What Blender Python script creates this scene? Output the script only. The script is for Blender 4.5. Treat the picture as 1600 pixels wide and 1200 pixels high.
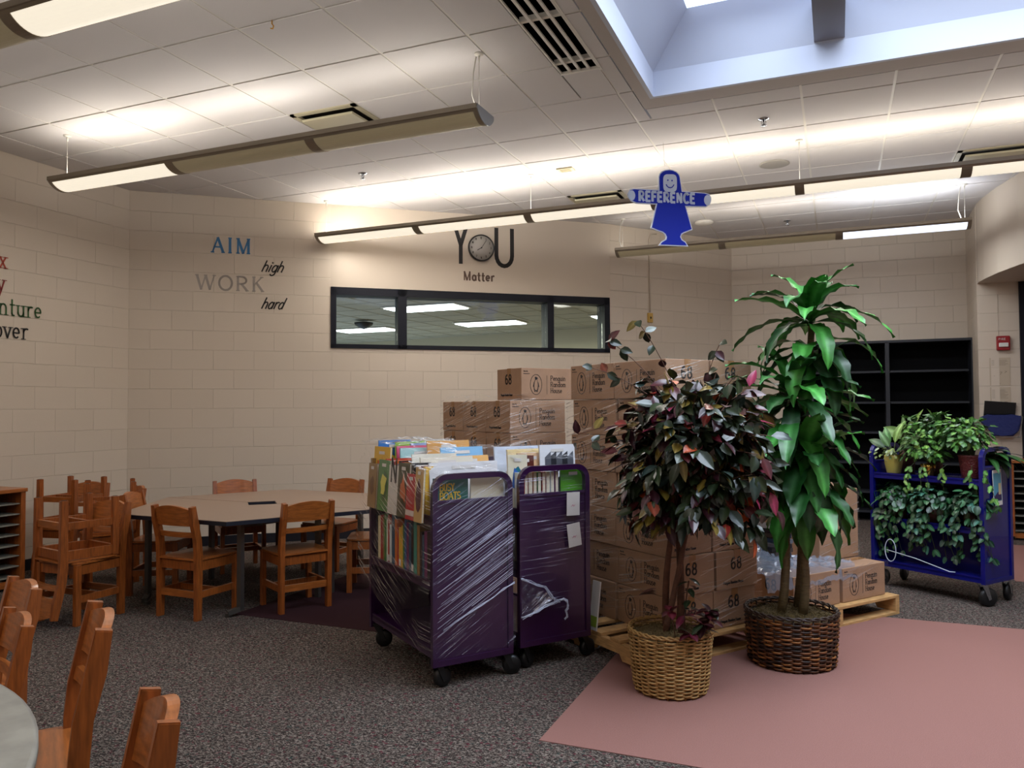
import bpy, bmesh, math, random
from math import sin, cos, pi, radians as RAD, sqrt
from mathutils import Vector, Matrix, Euler
random.seed(7)
for o in list(bpy.data.objects): bpy.data.objects.remove(o)
S = bpy.context.scene
COL = S.collection
CH = 1.42                      # camera height
CZ = 3.6775                    # ceiling height

# ---------------------------------------------------------------- camera
F_, YAW, PIT, ROL = 1217.0, .3957, .0307, -.0055
fw = Vector((-sin(YAW)*cos(PIT), cos(YAW)*cos(PIT), sin(PIT)))
r0 = Vector((cos(YAW), sin(YAW), 0)); u0 = r0.cross(fw)
Rv = r0*cos(ROL)+u0*sin(ROL); Uv = -r0*sin(ROL)+u0*cos(ROL)
cd = bpy.data.cameras.new('camera'); cam = bpy.data.objects.new('camera', cd); COL.objects.link(cam)
cd.sensor_width = 36; cd.lens = F_/1600*36; cd.clip_end = 100; cd.clip_start = .05
M = Matrix((Rv, Uv, -fw)).transposed().to_4x4(); M.translation = Vector((0, 0, CH))
cam.matrix_world = M
S.camera = cam
# ---------------------------------------------------------------- world and exposure
S.view_settings.view_transform = 'Standard'; S.view_settings.look = 'None'
S.view_settings.exposure = 0.65; S.view_settings.gamma = 1; S.view_settings.use_curve_mapping = False
W = bpy.data.worlds.new('world'); S.world = W; W.use_nodes = True
W.node_tree.nodes['Background'].inputs[0].default_value = (.62, .76, 1, 1)
W.node_tree.nodes['Background'].inputs[1].default_value = 1.0
# ---------------------------------------------------------------- big lights
def area(name, loc, size, sizey, power, color, rot=(0, 0, 0)):
    l = bpy.data.lights.new(name, 'AREA'); l.shape = 'RECTANGLE'; l.size = size; l.size_y = sizey
    l.energy = power; l.color = color
    o = bpy.data.objects.new(name, l); COL.objects.link(o); o.location = loc; o.rotation_euler = rot
    return o
SKX0, SKX1, SKY0, SKY1 = -1.2, 2.7, 1.7, 5.57
area('skylight_daylight', ((SKX0+SKX1)/2, (SKY0+SKY1)/2, 4.2), 3.1, 3.3, 150, (.76, .87, 1)).data.spread = RAD(150)
FIX = [  # x0, x1, y, [section state: (lens glow, uplight watts)]
    (-6.0, -1.1, 2.5, [(0, 3), (0, 3), (8, 7), (8, 7)]),
    (-5.86, -2.03, 4.44, [(7.0, 9), (.35, 7), (.45, 4)]),
    (-5.15, 3.4, 6.98, [(6.5, 12), (5.5, 15), (6, 11), (6, 8), (6, 7), (6, 7), (6, 6)]),
    (-2.4, 1.27, 9.06, [(.3, 3), (.3, 6), (15, 13)]),
]
for x0, x1, y, secs in FIX:
    n = len(secs); L = (x1-x0)/n
    for i, (g, w) in enumerate(secs):
        for sg in (-1, 1):   # batwing uplight: two faces per section
            area('fluorescent_uplight', (x0+(i+.5)*L, y+sg*.05, 3.30), L*.9, .1, w*.35, (1, .975, .94) if g < 10 else (.9, .95, 1), (pi+sg*RAD(66), 0, 0))

# unseen fill lights added without fixtures, then downlight of the lit pendants
area('fill_and_pendant_downlight', (-1.5, -1.2, 3.5), 7, 2, 42, (1, .94, .87))  # broad fill added behind the camera to raise the ambient light
area('fill_and_pendant_downlight', (-4.6, 1.2, 3.1), 2.6, .2, 16, (1, .94, .86))  # fill added out of view at the left, belongs to no fixture
area('fill_and_pendant_downlight', (-2.2, 6.98, 3.17), 5.5, .22, 34, (1, .95, .88))
area('fill_and_pendant_downlight', (.6, 9.06, 3.17), 1.1, .22, 12, (.9, .95, 1))
area('fill_and_pendant_downlight', (-4.9, 4.44, 3.17), 1.6, .22, 9, (1, .94, .86))
# ================================================================= helpers
def srgb(h):
    if isinstance(h, str):
        h = [int(h[i:i+2], 16)/255 for i in (0, 2, 4)]
    return tuple((c/12.92 if c <= .04045 else ((c+.055)/1.055)**2.4) for c in h)
MC = {}
def mat(name, col='808080', rough=.5, metal=0, noise=0, nscale=30, bump=0, bscale=60, emit=0, spec=.5, attr=False, alpha=1, trans=0, stretch=None, col2=None, coat=0):
    if name in MC: return MC[name]
    m = bpy.data.materials.new(name); m.use_nodes = True; nt = m.node_tree; b = nt.nodes['Principled BSDF']
    c = srgb(col)
    b.inputs['Base Color'].default_value = (*c, 1); b.inputs['Roughness'].default_value = rough
    b.inputs['Metallic'].default_value = metal; b.inputs['Specular IOR Level'].default_value = spec
    b.inputs['Coat Weight'].default_value = coat
    b.inputs['Transmission Weight'].default_value = trans
    if alpha < 1: b.inputs['Alpha'].default_value = alpha
    tc = nt.nodes.new('ShaderNodeTexCoord')
    vec = tc.outputs['Object']
    if stretch:
        mp = nt.nodes.new('ShaderNodeMapping'); mp.inputs['Scale'].default_value = stretch
        nt.links.new(vec, mp.inputs['Vector']); vec = mp.outputs['Vector']
    src = None
    if attr:
        a = nt.nodes.new('ShaderNodeAttribute'); a.attribute_name = 'tint'; src = a.outputs['Color']
        nt.links.new(src, b.inputs['Base Color'])
    if noise:
        n = nt.nodes.new('ShaderNodeTexNoise'); n.inputs['Scale'].default_value = nscale; n.inputs['Detail'].default_value = 4
        nt.links.new(vec, n.inputs['Vector'])
        mx = nt.nodes.new('ShaderNodeMix'); mx.data_type = 'RGBA'
        if col2:
            rp = nt.nodes.new('ShaderNodeMapRange'); rp.inputs[1].default_value = .35; rp.inputs[2].default_value = .65
            nt.links.new(n.outputs['Fac'], rp.inputs[0]); nt.links.new(rp.outputs[0], mx.inputs[0])
            mx.inputs[6].default_value = (*c, 1); mx.inputs[7].default_value = (*srgb(col2), 1)
            if src: nt.links.new(src, mx.inputs[6])
            nt.links.new(mx.outputs[2], b.inputs['Base Color'])
        else:
            mx.blend_type = 'MULTIPLY'; mx.inputs[0].default_value = 1
            rp = nt.nodes.new('ShaderNodeMapRange'); rp.inputs[1].default_value = .3; rp.inputs[2].default_value = .7
            rp.inputs[3].default_value = 1-noise; rp.inputs[4].default_value = 1+noise*.3
            nt.links.new(n.outputs['Fac'], rp.inputs[0])
            cc = nt.nodes.new('ShaderNodeCombineColor')
            for i in range(3): nt.links.new(rp.outputs[0], cc.inputs[i])
            mx.inputs[6].default_value = (*c, 1)
            if src: nt.links.new(src, mx.inputs[6])
            nt.links.new(cc.outputs[0], mx.inputs[7]); nt.links.new(mx.outputs[2], b.inputs['Base Color'])
    if bump:
        n2 = nt.nodes.new('ShaderNodeTexNoise'); n2.inputs['Scale'].default_value = bscale; n2.inputs['Detail'].default_value = 3
        nt.links.new(vec, n2.inputs['Vector'])
        bp = nt.nodes.new('ShaderNodeBump'); bp.inputs['Strength'].default_value = bump; bp.inputs['Distance'].default_value = .01
        nt.links.new(n2.outputs['Fac'], bp.inputs['Height']); nt.links.new(bp.outputs[0], b.inputs['Normal'])
    if emit:
        b.inputs['Emission Color'].default_value = (*c, 1); b.inputs['Emission Strength'].default_value = emit
    MC[name] = m; return m

class MB:
    def __init__(s): s.bm = bmesh.new(); s.mi = 0
    def _set(s, fs):
        for f in fs: f.material_index = s.mi
    def box(s, c, size, rot=None, bev=0):
        r = bmesh.ops.create_cube(s.bm, size=1)
        vs = r['verts']
        Mx = Matrix.Translation(Vector(c)) @ (Euler(rot).to_matrix().to_4x4() if rot else Matrix()) @ Matrix.Diagonal((*size, 1))
        bmesh.ops.transform(s.bm, matrix=Mx, verts=vs)
        fs = list({f for v in vs for f in v.link_faces}); s._set(fs)
        if bev:
            es = list({e for v in vs for e in v.link_edges})
            r = bmesh.ops.bevel(s.bm, geom=es, offset=bev, segments=2, affect='EDGES', profile=.6); s._set(r['faces'])
        return s
    def bar(s, a, b, w, h, up=(0, 0, 1), bev=0):      # rectangular bar a->b
        a, b = Vector(a), Vector(b); d = (b-a); L = d.length; d.normalize(); up = Vector(up)
        x = d.cross(up)
        if x.length < 1e-4: x = Vector((1, 0, 0))
        x.normalize(); z = x.cross(d)
        vs = bmesh.ops.create_cube(s.bm, size=1)['verts']
        Mx = Matrix((x*w, d*L, z*h)).transposed().to_4x4(); Mx.translation = (a+b)/2
        bmesh.ops.transform(s.bm, matrix=Mx, verts=vs); s._set({f for v in vs for f in v.link_faces})
        if bev:
            es = list({e for v in vs for e in v.link_edges})
            r = bmesh.ops.bevel(s.bm, geom=es, offset=bev, segments=2, affect='EDGES'); s._set(r['faces'])
        return s
    def tube(s, pts, rad, n=8, closed=False, caps=True):
        pts = [Vector(p) for p in pts]; N = len(pts)
        rs = rad if isinstance(rad, (list, tuple)) else [rad]*N
        rings = []; prev = None
        for i, p in enumerate(pts):
            if closed: d = pts[(i+1) % N]-pts[i-1]
            else: d = pts[min(i+1, N-1)]-pts[max(i-1, 0)]
            if d.length < 1e-9: d = Vector((0, 0, 1))
            d.normalize()
            if prev is None:
                x = d.cross(Vector((0, 0, 1)))
                if x.length < .05: x = d.cross(Vector((1, 0, 0)))
            else: x = prev-d*prev.dot(d)
            x.normalize(); prev = x; y = d.cross(x)
            rings.append([s.bm.verts.new(p+(x*cos(2*pi*k/n)+y*sin(2*pi*k/n))*rs[i]) for k in range(n)])
        fs = []
        for i in range(N if closed else N-1):
            A, B = rings[i], rings[(i+1) % N]
            for k in range(n): fs.append(s.bm.faces.new((A[k], A[(k+1) % n], B[(k+1) % n], B[k])))
        if caps and not closed:
            fs.append(s.bm.faces.new(rings[0][::-1])); fs.append(s.bm.faces.new(rings[-1]))
        for f in fs: f.smooth = n > 4
        s._set(fs); return s
    def lathe(s, prof, n=32, c=(0, 0, 0), axis='Z', smooth=True):
        c = Vector(c); rings = []
        for r, h in prof:
            ring = []
            for k in range(n):
                a = 2*pi*k/n
                p = Vector((r*cos(a), r*sin(a), h))
                if axis == 'Y': p = Vector((r*cos(a), h, r*sin(a)))
                if axis == 'X': p = Vector((h, r*cos(a), r*sin(a)))
                ring.append(s.bm.verts.new(c+p))
            rings.append(ring)
        fs = []
        for A, B in zip(rings, rings[1:]):
            for k in range(n): fs.append(s.bm.faces.new((A[k], A[(k+1) % n], B[(k+1) % n], B[k])))
        if smooth:
            for f in fs: f.smooth = True
        for R_ in (rings[0], rings[-1]):
            fs.append(s.bm.faces.new(R_))
        s._set(fs); return s
    def prism(s, poly, y0, y1, plane='XZ', bev=0):   # convex/concave polygon extruded
        def P(a, b, h): return Vector((a, h, b)) if plane == 'XZ' else (Vector((a, b, h)) if plane == 'XY' else Vector((h, a, b)))
        A = [s.bm.verts.new(P(a, b, y0)) for a, b in poly]; B = [s.bm.verts.new(P(a, b, y1)) for a, b in poly]
        n = len(poly); fs = [s.bm.faces.new(A), s.bm.faces.new(B[::-1])]
        for i in range(n): fs.append(s.bm.faces.new((A[i], A[(i+1) % n], B[(i+1) % n], B[i])))
        s._set(fs)
        if bev:
            es = list({e for f in fs[:2] for e in f.edges})
            r = bmesh.ops.bevel(s.bm, geom=es, offset=bev, segments=2, affect='EDGES'); s._set(r['faces'])
        return s
    def ribbon(s, pts, w, y0, y1):                   # polyline stroke in XZ, thickness y0..y1
        for (ax, az), (bx, bz) in zip(pts, pts[1:]):
            dx, dz = bx-ax, bz-az; L = math.hypot(dx, dz)
            if L < 1e-9: continue
            nx, nz = -dz/L*w/2, dx/L*w/2; ex, ez = dx/L*w*.18, dz/L*w*.18
            s.prism([(ax+nx-ex, az+nz-ez), (bx+nx+ex, bz+nz+ez), (bx-nx+ex, bz-nz+ez), (ax-nx-ex, az-nz-ez)], y0, y1)
    def quads(s, grid, smooth=True):
        V = [[s.bm.verts.new(p) for p in row] for row in grid]; fs = []
        for A, B in zip(V, V[1:]):
            for k in range(len(A)-1): fs.append(s.bm.faces.new((A[k], A[k+1], B[k+1], B[k])))
        for f in fs: f.smooth = smooth
        s._set(fs)
    def mesh(s, name, mats, solid=True):
        if solid: bmesh.ops.recalc_face_normals(s.bm, faces=s.bm.faces)
        me = bpy.data.meshes.new(name); s.bm.to_mesh(me); s.bm.free()
        for m in (mats if isinstance(mats, (list, tuple)) else [mats]): me.materials.append(m)
        return me
    def build(s, name, mats, parent=None, loc=None, rot=None, solid=True):
        return link(name, s.mesh(name, mats, solid), parent, loc, rot)
def link(name, me, parent=None, loc=None, rot=None):
    o = bpy.data.objects.new(name, me); COL.objects.link(o)
    if parent: o.parent = parent
    if loc is not None: o.location = loc
    if rot is not None: o.rotation_euler = rot if isinstance(rot, (tuple, Euler)) else (0, 0, rot)
    return o
def tag(o, label, cat, group=None, kind=None):
    o['label'] = label; o['category'] = cat
    if group: o['group'] = group
    if kind: o['kind'] = kind
    return o
def thing(name, label, cat, loc=(0, 0, 0), rot=0, group=None):
    o = bpy.data.objects.new(name, None); COL.objects.link(o); o.location = loc; o.empty_display_size = .1
    o.rotation_euler = rot if isinstance(rot, tuple) else (0, 0, rot)
    return tag(o, label, cat, group)
def struct(o): o['kind'] = 'structure'; return o
def dup(root, loc, rot, label, group=None, scale=None):
    r = root.copy(); COL.objects.link(r); r.location = loc
    r.rotation_euler = rot if isinstance(rot, tuple) else (0, 0, rot)
    r['label'] = label
    if group: r['group'] = group
    if scale: r.scale = scale if isinstance(scale, tuple) else (scale,)*3
    for ch in list(root.children):
        c = ch.copy(); COL.objects.link(c); c.parent = r
        for g in list(ch.children):
            d = g.copy(); COL.objects.link(d); d.parent = c
    return r

# ---------------------------------------------------------------- stroke lettering
def arc(cx, cy, rx, ry, a0, a1, n=9):
    return [(cx+rx*cos(RAD(a0+(a1-a0)*i/n)), cy+ry*sin(RAD(a0+(a1-a0)*i/n))) for i in range(n+1)]
G = {  # letter: (advance, strokes [(points, weight)], serif spots)
 'A': (.78, [([(0, 0), (.34, 1)], .6), ([(.34, 1), (.68, 0)], 1), ([(.12, .36), (.56, .36)], .6)], [(0, 0), (.68, 0)]),
 'B': (.65, [([(.05, 0), (.05, 1)], 1), ([(.05, 1), (.28, 1)]+arc(.28, .76, .24, .24, 90, -90)+[(.05, .52)], 1), ([(.05, .52), (.3, .52)]+arc(.3, .26, .27, .26, 90, -90)+[(.05, 0)], 1)], []),
 'C': (.7, [(arc(.36, .5, .33, .5, 50, 310, 14), 1)], []),
 'E': (.6, [([(.05, 0), (.05, 1)], 1), ([(.05, 1), (.5, 1)], 1), ([(.05, .52), (.42, .52)], 1), ([(.05, 0), (.5, 0)], 1)], []),
 'F': (.57, [([(.05, 0), (.05, 1)], 1), ([(.05, 1), (.5, 1)], 1), ([(.05, .52), (.42, .52)], 1)], []),
 'H': (.75, [([(.08, 0), (.08, 1)], 1), ([(.6, 0), (.6, 1)], 1), ([(.08, .5), (.6, .5)], 1)], [(.08, 0), (.08, 1), (.6, 0), (.6, 1)]),
 'I': (.34, [([(.12, 0), (.12, 1)], 1)], [(.12, 0), (.12, 1)]),
 'K': (.72, [([(.1, 0), (.1, 1)], 1), ([(.1, .42), (.55, 1)], .6), ([(.25, .6), (.6, 0)], 1)], [(.1, 0), (.1, 1), (.6, 0), (.55, 1)]),
 'M': (.95, [([(.08, 0), (.08, 1)], .7), ([(.08, 1), (.42, 0)], 1), ([(.42, 0), (.76, 1)], .6), ([(.76, 1), (.76, 0)], 1)], [(.08, 0), (.76, 0), (.08, 1), (.76, 1)]),
 'N': (.74, [([(.08, 0), (.08, 1)], .8), ([(.08, 1), (.58, 0)], 1), ([(.58, 0), (.58, 1)], .8)], [(.08, 0), (.08, 1), (.58, 1)]),
 'O': (.85, [(arc(.4, .5, .36, .5, 0, 360, 20), .9)], []),
 'P': (.66, [([(.08, 0), (.08, 1)], 1), ([(.08, 1), (.3, 1)]+arc(.3, .74, .26, .26, 90, -90)+[(.08, .48)], 1)], [(.08, 0), (.08, 1)]),
 'R': (.72, [([(.08, 0), (.08, 1)], 1), ([(.08, 1), (.3, 1)]+arc(.3, .74, .26, .26, 90, -90)+[(.08, .48)], .8), ([(.28, .48), (.6, 0)], 1)], [(.08, 0), (.08, 1), (.6, 0)]),
 'S': (.62, [(arc(.29, .75, .24, .25, 40, 270, 10)+arc(.29, .25, .25, .25, 90, -140, 10), 1)], []),
 'T': (.62, [([(.28, 0), (.28, 1)], 1), ([(0, 1), (.56, 1)], 1)], []),
 'U': (.6, [([(.08, 1), (.08, .28)]+arc(.27, .28, .19, .28, 180, 360, 10)+[(.46, .28), (.46, 1)], 1)], []),
 'W': (1.05, [([(.02, 1), (.26, 0)], 1), ([(.26, 0), (.5, 1)], .6), ([(.5, 1), (.74, 0)], 1), ([(.74, 0), (.98, 1)], .6)], [(.02, 1), (.5, 1), (.98, 1)]),
 'Y': (.66, [([(.02, 1), (.27, .5)], 1), ([(.52, 1), (.27, .5)], 1), ([(.27, .5), (.27, 0)], 1)], []),
 'D': (.75, [([(.08, 0), (.08, 1)], 1), ([(.08, 1), (.25, 1)]+arc(.25, .5, .37, .5, 90, -90, 12)+[(.08, 0)], 1)], [(.08, 0), (.08, 1)]),
 'J': (.5, [([(.36, 1), (.36, .25)]+arc(.2, .25, .16, .25, 0, -170, 8), 1)], [(.36, 1)]),
 'a': (.58, [(arc(.25, .3, .2, .3, 0, 360, 14), 1), ([(.46, .6), (.46, 0)], 1)], [(.46, 0)]),
 'd': (.6, [(arc(.25, .3, .2, .3, 0, 360, 14), 1), ([(.46, 1), (.46, 0)], 1)], [(.46, 0), (.42, 1)]),
 'e': (.56, [([(.05, .32), (.45, .32)]+arc(.25, .32, .2, .28, 0, 310, 14), 1)], []),
 'g': (.58, [(arc(.25, .3, .2, .3, 0, 360, 14), 1), ([(.46, .6), (.46, -.15)]+arc(.26, -.15, .2, .18, 0, -160, 8), 1)], []),
 'h': (.58, [([(.06, 0), (.06, 1)], 1), (arc(.25, .36, .19, .24, 180, 0, 8)+[(.44, 0)], 1)], [(.06, 0), (.44, 0), (.04, 1)]),
 'i': (.28, [([(.1, 0), (.1, .6)], 1), ([(.1, .78), (.1, .86)], 1.2)], [(.1, 0), (.07, .6)]),
 'j': (.3, [([(.14, .6), (.14, -.15)]+arc(.0, -.15, .14, .18, 0, -140, 6), 1), ([(.14, .78), (.14, .86)], 1.2)], []),
 'l': (.28, [([(.1, 0), (.1, 1)], 1)], [(.1, 0), (.07, 1)]),
 'm': (.86, [([(.06, 0), (.06, .6)], 1), (arc(.22, .4, .16, .2, 180, 0, 8)+[(.38, 0)], 1), (arc(.54, .4, .16, .2, 180, 0, 8)+[(.7, 0)], 1)], [(.06, 0), (.38, 0), (.7, 0)]),
 'n': (.58, [([(.06, 0), (.06, .6)], 1), (arc(.25, .36, .19, .24, 180, 0, 8)+[(.44, 0)], 1)], [(.06, 0), (.44, 0), (.04, .6)]),
 'o': (.56, [(arc(.25, .3, .21, .3, 0, 360, 14), 1)], []),
 'r': (.44, [([(.1, 0), (.1, .6)], 1), (arc(.3, .36, .2, .24, 180, 60, 6), 1)], [(.1, 0), (.08, .6)]),
 's': (.48, [(arc(.21, .45, .15, .15, 40, 270, 8)+arc(.21, .15, .16, .15, 90, -140, 8), 1)], []),
 't': (.42, [([(.16, .9), (.16, .1)]+arc(.28, .12, .12, .12, 180, 290, 5), 1), ([(.02, .6), (.34, .6)], .9)], []),
 'u': (.58, [([(.06, .6), (.06, .24)]+arc(.25, .24, .19, .24, 180, 360, 8), 1), ([(.44, .6), (.44, 0)], 1)], [(.46, 0), (.04, .6), (.42, .6)]),
 'v': (.54, [([(.04, .6), (.25, 0), (.46, .6)], 1)], [(.04, .6), (.46, .6)]),
 'c': (.52, [(arc(.26, .3, .21, .3, 50, 310, 12), 1)], []),
 'x': (.54, [([(.06, .6), (.44, 0)], 1), ([(.44, .6), (.06, 0)], 1)], [(.06, .6), (.44, .6), (.06, 0), (.44, 0)]),
 'y': (.54, [([(.04, .6), (.25, 0)], 1), ([(.46, .6), (.14, -.3), (.02, -.3)], 1)], [(.04, .6), (.46, .6)]),
 '0': (.6, [(arc(.26, .5, .22, .5, 0, 360, 18), 1)], []),
 '1': (.4, [([(.05, .8), (.2, 1), (.2, 0)], 1)], []),
 '2': (.6, [(arc(.26, .74, .22, .26, 170, -30, 9)+[(.04, 0), (.5, 0)], 1)], []),
 '3': (.6, [(arc(.25, .75, .21, .25, 150, -90, 9)+arc(.25, .25, .23, .25, 90, -150, 9), 1)], []),
 '4': (.6, [([(.38, 0), (.38, 1), (.03, .3), (.5, .3)], 1)], []),
 '5': (.6, [([(.46, 1), (.1, 1), (.07, .55)]+arc(.25, .3, .23, .3, 120, -150, 10), 1)], []),
 '6': (.6, [([(.42, .98)]+arc(.3, .5, .26, .48, 90, 180, 6)+arc(.26, .29, .22, .29, 180, 540, 16), 1)], []),
 '7': (.6, [([(.04, 1), (.48, 1), (.2, 0)], 1)], []),
 '8': (.6, [(arc(.26, .75, .19, .25, 0, 360, 14), 1), (arc(.26, .26, .22, .26, 0, 360, 14), 1)], []),
 '9': (.6, [([(.1, .02)]+arc(.22, .5, .26, .48, -90, 0, 6)+arc(.26, .71, .22, .29, 0, 360, 16), 1)], []),
}
def text(mb, s, x, z, h, w, y0=-.002, y1=0, slant=0, serif=0, mono=0, sx=1, track=0, gap=.4):
    """strokes of s from (x,z) upward h, stroke width w; returns end x"""
    for ch in s:
        if ch == ' ': x += gap*h*sx; continue
        adv, st, sf = G[ch]
        ox = x+((mono-adv*h*sx)/2 if mono else 0)
        T = lambda p: (ox+(p[0]*sx+p[1]*slant)*h, z+p[1]*h)
        for pts, wt in st: mb.ribbon([T(p) for p in pts], w*wt, y0, y1)
        if serif:
            for p in sf:
                q = T(p); mb.ribbon([(q[0]-serif*h, q[1]), (q[0]+serif*h, q[1])], w*.5, y0, y1)
        x += mono if mono else (adv*sx+track)*h
    return x

# ================================================================= materials
def wall_mat(name='painted_block'):
    m = bpy.data.materials.new(name); m.use_nodes = True; nt = m.node_tree; b = nt.nodes['Principled BSDF']
    b.inputs['Roughness'].default_value = .42
    tc = nt.nodes.new('ShaderNodeTexCoord'); sp = nt.nodes.new('ShaderNodeSeparateXYZ'); cb = nt.nodes.new('ShaderNodeCombineXYZ')
    nt.links.new(tc.outputs['Object'], sp.inputs[0]); nt.links.new(sp.outputs[0], cb.inputs[0]); nt.links.new(sp.outputs[2], cb.inputs[1])
    br = nt.nodes.new('ShaderNodeTexBrick'); nt.links.new(cb.outputs[0], br.inputs['Vector'])
    br.inputs['Scale'].default_value = 1; br.inputs['Brick Width'].default_value = .4064; br.inputs['Row Height'].default_value = .2043
    br.inputs['Mortar Size'].default_value = .0038; br.inputs['Mortar Smooth'].default_value = .35
    br.inputs['Color1'].default_value = (*srgb('cabcab'), 1); br.inputs['Color2'].default_value = (*srgb('c7b9a8'), 1)
    br.inputs['Mortar'].default_value = (*srgb('c4b6a5'), 1)
    n = nt.nodes.new('ShaderNodeTexNoise'); n.inputs['Scale'].default_value = 140; n.inputs['Detail'].default_value = 3
    nt.links.new(tc.outputs['Object'], n.inputs['Vector'])
    ad = nt.nodes.new('ShaderNodeMath'); ad.operation = 'MULTIPLY_ADD'; ad.inputs[1].default_value = .12
    inv = nt.nodes.new('ShaderNodeMath'); inv.operation = 'SUBTRACT'; inv.inputs[0].default_value = 1
    nt.links.new(br.outputs['Fac'], inv.inputs[1])
    nt.links.new(n.outputs['Fac'], ad.inputs[0]); nt.links.new(inv.outputs[0], ad.inputs[2])
    bp = nt.nodes.new('ShaderNodeBump'); bp.inputs['Strength'].default_value = .8; bp.inputs['Distance'].default_value = .006
    nt.links.new(ad.outputs[0], bp.inputs['Height']); nt.links.new(bp.outputs[0], b.inputs['Normal'])
    nt.links.new(br.outputs['Color'], b.inputs['Base Color'])
    return m
BLOCK = wall_mat()
GYP = mat('painted_gypsum', 'c4b6a5', .55, bump=.05, bscale=200)
CEILT = mat('ceiling_tile', 'cdc8c6', .9, bump=.25, bscale=260)
CEILG = mat('ceiling_grid_metal', 'd8d2c8', .5)
CEILB = mat('ceiling_gypsum', 'b3aaa4', .8)
WHITE = mat('skylight_paint', 'bcc1d0', .6)
NAVY = mat('navy_frame_paint', '080a18', .6, spec=.3)
WOOD = mat('orange_oak', '97501f', .38, noise=.45, nscale=6, stretch=(14, 14, 1.6), coat=.25)
WOODT = mat('orange_oak_light', 'a55d27', .38, noise=.4, nscale=6, stretch=(1.6, 14, 14), coat=.25)
DARKM = mat('black_glide', '0c0c0e', .5)
STEEL = mat('grey_steel', '6c6a66', .35, metal=.8)
CHROME = mat('chrome', 'b8bcc2', .15, metal=1)
PURPLE = mat('purple_powder_coat', '2b0d33', .28, coat=.3)
BLUEM = mat('blue_powder_coat', '090f60', .25, coat=.3)
RUBBER = mat('black_rubber', '0b0b0d', .45)
CARD = mat('cardboard', 'a27d60', .75, noise=.12, nscale=9, bump=.05, bscale=120)
INK = mat('black_ink', '1d1512', .7)
TAPE = mat('packing_tape', '9b7048', .15)
PINE = mat('pallet_pine', 'c79a63', .7, noise=.35, nscale=5, stretch=(3, 3, 20))
PAPER = mat('white_paper', 'cfc9c4', .7)
PAGES = mat('book_pages', 'd9cfb8', .8, noise=.15, nscale=200)

# ================================================================= the room
def wall_box(name, a, b, z0, z1, m, thick=.2, side=1):
    """wall along plan a->b, room face exactly on the line a-b, body behind (left side of a->b)"""
    a, b = Vector((*a, 0)), Vector((*b, 0)); L = (b-a).length; ang = math.atan2((b-a).y, (b-a).x)
    mb = MB(); mb.box((L/2, thick/2*side, (z0+z1)/2), (L, thick, z1-z0))
    return struct(mb.build(name, m, None, a, ang))
WA, WB, WC, WD = (-6.68, 5.82), (-2.56, 9.26), (-1.3, 10.88), (1.49, 10.97)
wl0 = (-6.62, -2.5)
o = wall_box('wall_left', wl0, WA, 0, CZ, BLOCK)
# window wall: one mesh with the hole of the window
def window_wall():
    a, b = Vector((*WA, 0)), Vector((*WB, 0)); L = (b-a).length; ang = math.atan2((b-a).y, (b-a).x)
    mb = MB(); T = .2
    def bx(x0, x1, z0, z1): mb.box(((x0+x1)/2, T/2, (z0+z1)/2), (x1-x0, T, z1-z0))
    bx(0, 2.02, 0, CZ); bx(2.02, 5.36, 0, 2.09); 
    struct(mb.build('wall_back', BLOCK, None, a, ang))
    mb = MB()
    mb.box(((2.02+5.368)/2, T/2, (2.765+CZ)/2), (5.368-2.02, T, CZ-2.765))
    struct(mb.build('wall_back_upper', GYP, None, a, ang))
    return a, ang
wa, wang = window_wall()
def onwall(s, z, off=0):
    d = Vector((cos(wang), sin(wang), 0)); n = Vector((sin(wang), -cos(wang), 0))
    return wa+d*s+n*off+Vector((0, 0, z))
# window
w = thing('window_1', '', ''); del w['label']; del w['category']; struct(w); w.location = wa; w.rotation_euler = (0, 0, wang)
mb = MB(); x0, x1, z0, z1 = 2.02, 5.36, 2.09, 2.765
for (a, b, c, d) in ((x0, x1, z1-.085, z1), (x0, x1, z0, z0+.045), (x0, x0+.06, z0, z1), (x1-.07, x1, z0, z1), (2.76, 2.86, z0, z1), (4.55, 4.63, z0, z1)):
    mb.box(((a+b)/2, .1, (c+d)/2), (b-a, .23, d-c))
struct(mb.build('window_frame', NAVY, w))
GL = bpy.data.materials.new('window_glass'); GL.use_nodes = True; nt = GL.node_tree
for n_ in list(nt.nodes): nt.nodes.remove(n_)
ou = nt.nodes.new('ShaderNodeOutputMaterial'); mx = nt.nodes.new('ShaderNodeMixShader'); tr = nt.nodes.new('ShaderNodeBsdfTransparent'); gs = nt.nodes.new('ShaderNodeBsdfGlossy')
gs.inputs['Roughness'].default_value = .03; fr = nt.nodes.new('ShaderNodeFresnel'); fr.inputs[0].default_value = 1.45; tr.inputs[0].default_value = (.9, .95, .92, 1)
nt.links.new(fr.outputs[0], mx.inputs[0]); nt.links.new(tr.outputs[0], mx.inputs[1]); nt.links.new(gs.outputs[0], mx.inputs[2]); nt.links.new(mx.outputs[0], ou.inputs[0])
mb = MB()
for a, b in ((2.08, 2.76), (2.86, 4.55), (4.63, 5.29)): mb.box(((a+b)/2, .07, 2.4), (b-a, .006, .6))
struct(mb.build('window_glass', GL, w))
o = wall_box('wall_back_right', WB, WC, 0, CZ, BLOCK)
o = wall_box('wall_far', WC, WD, 0, CZ, BLOCK)
o = wall_box('wall_return', WD, (1.47, 10.1), 0, CZ, BLOCK)
o = wall_box('wall_pilaster', (1.47, 10.1), (1.87, 10.1), 0, 2.79, BLOCK)
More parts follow.
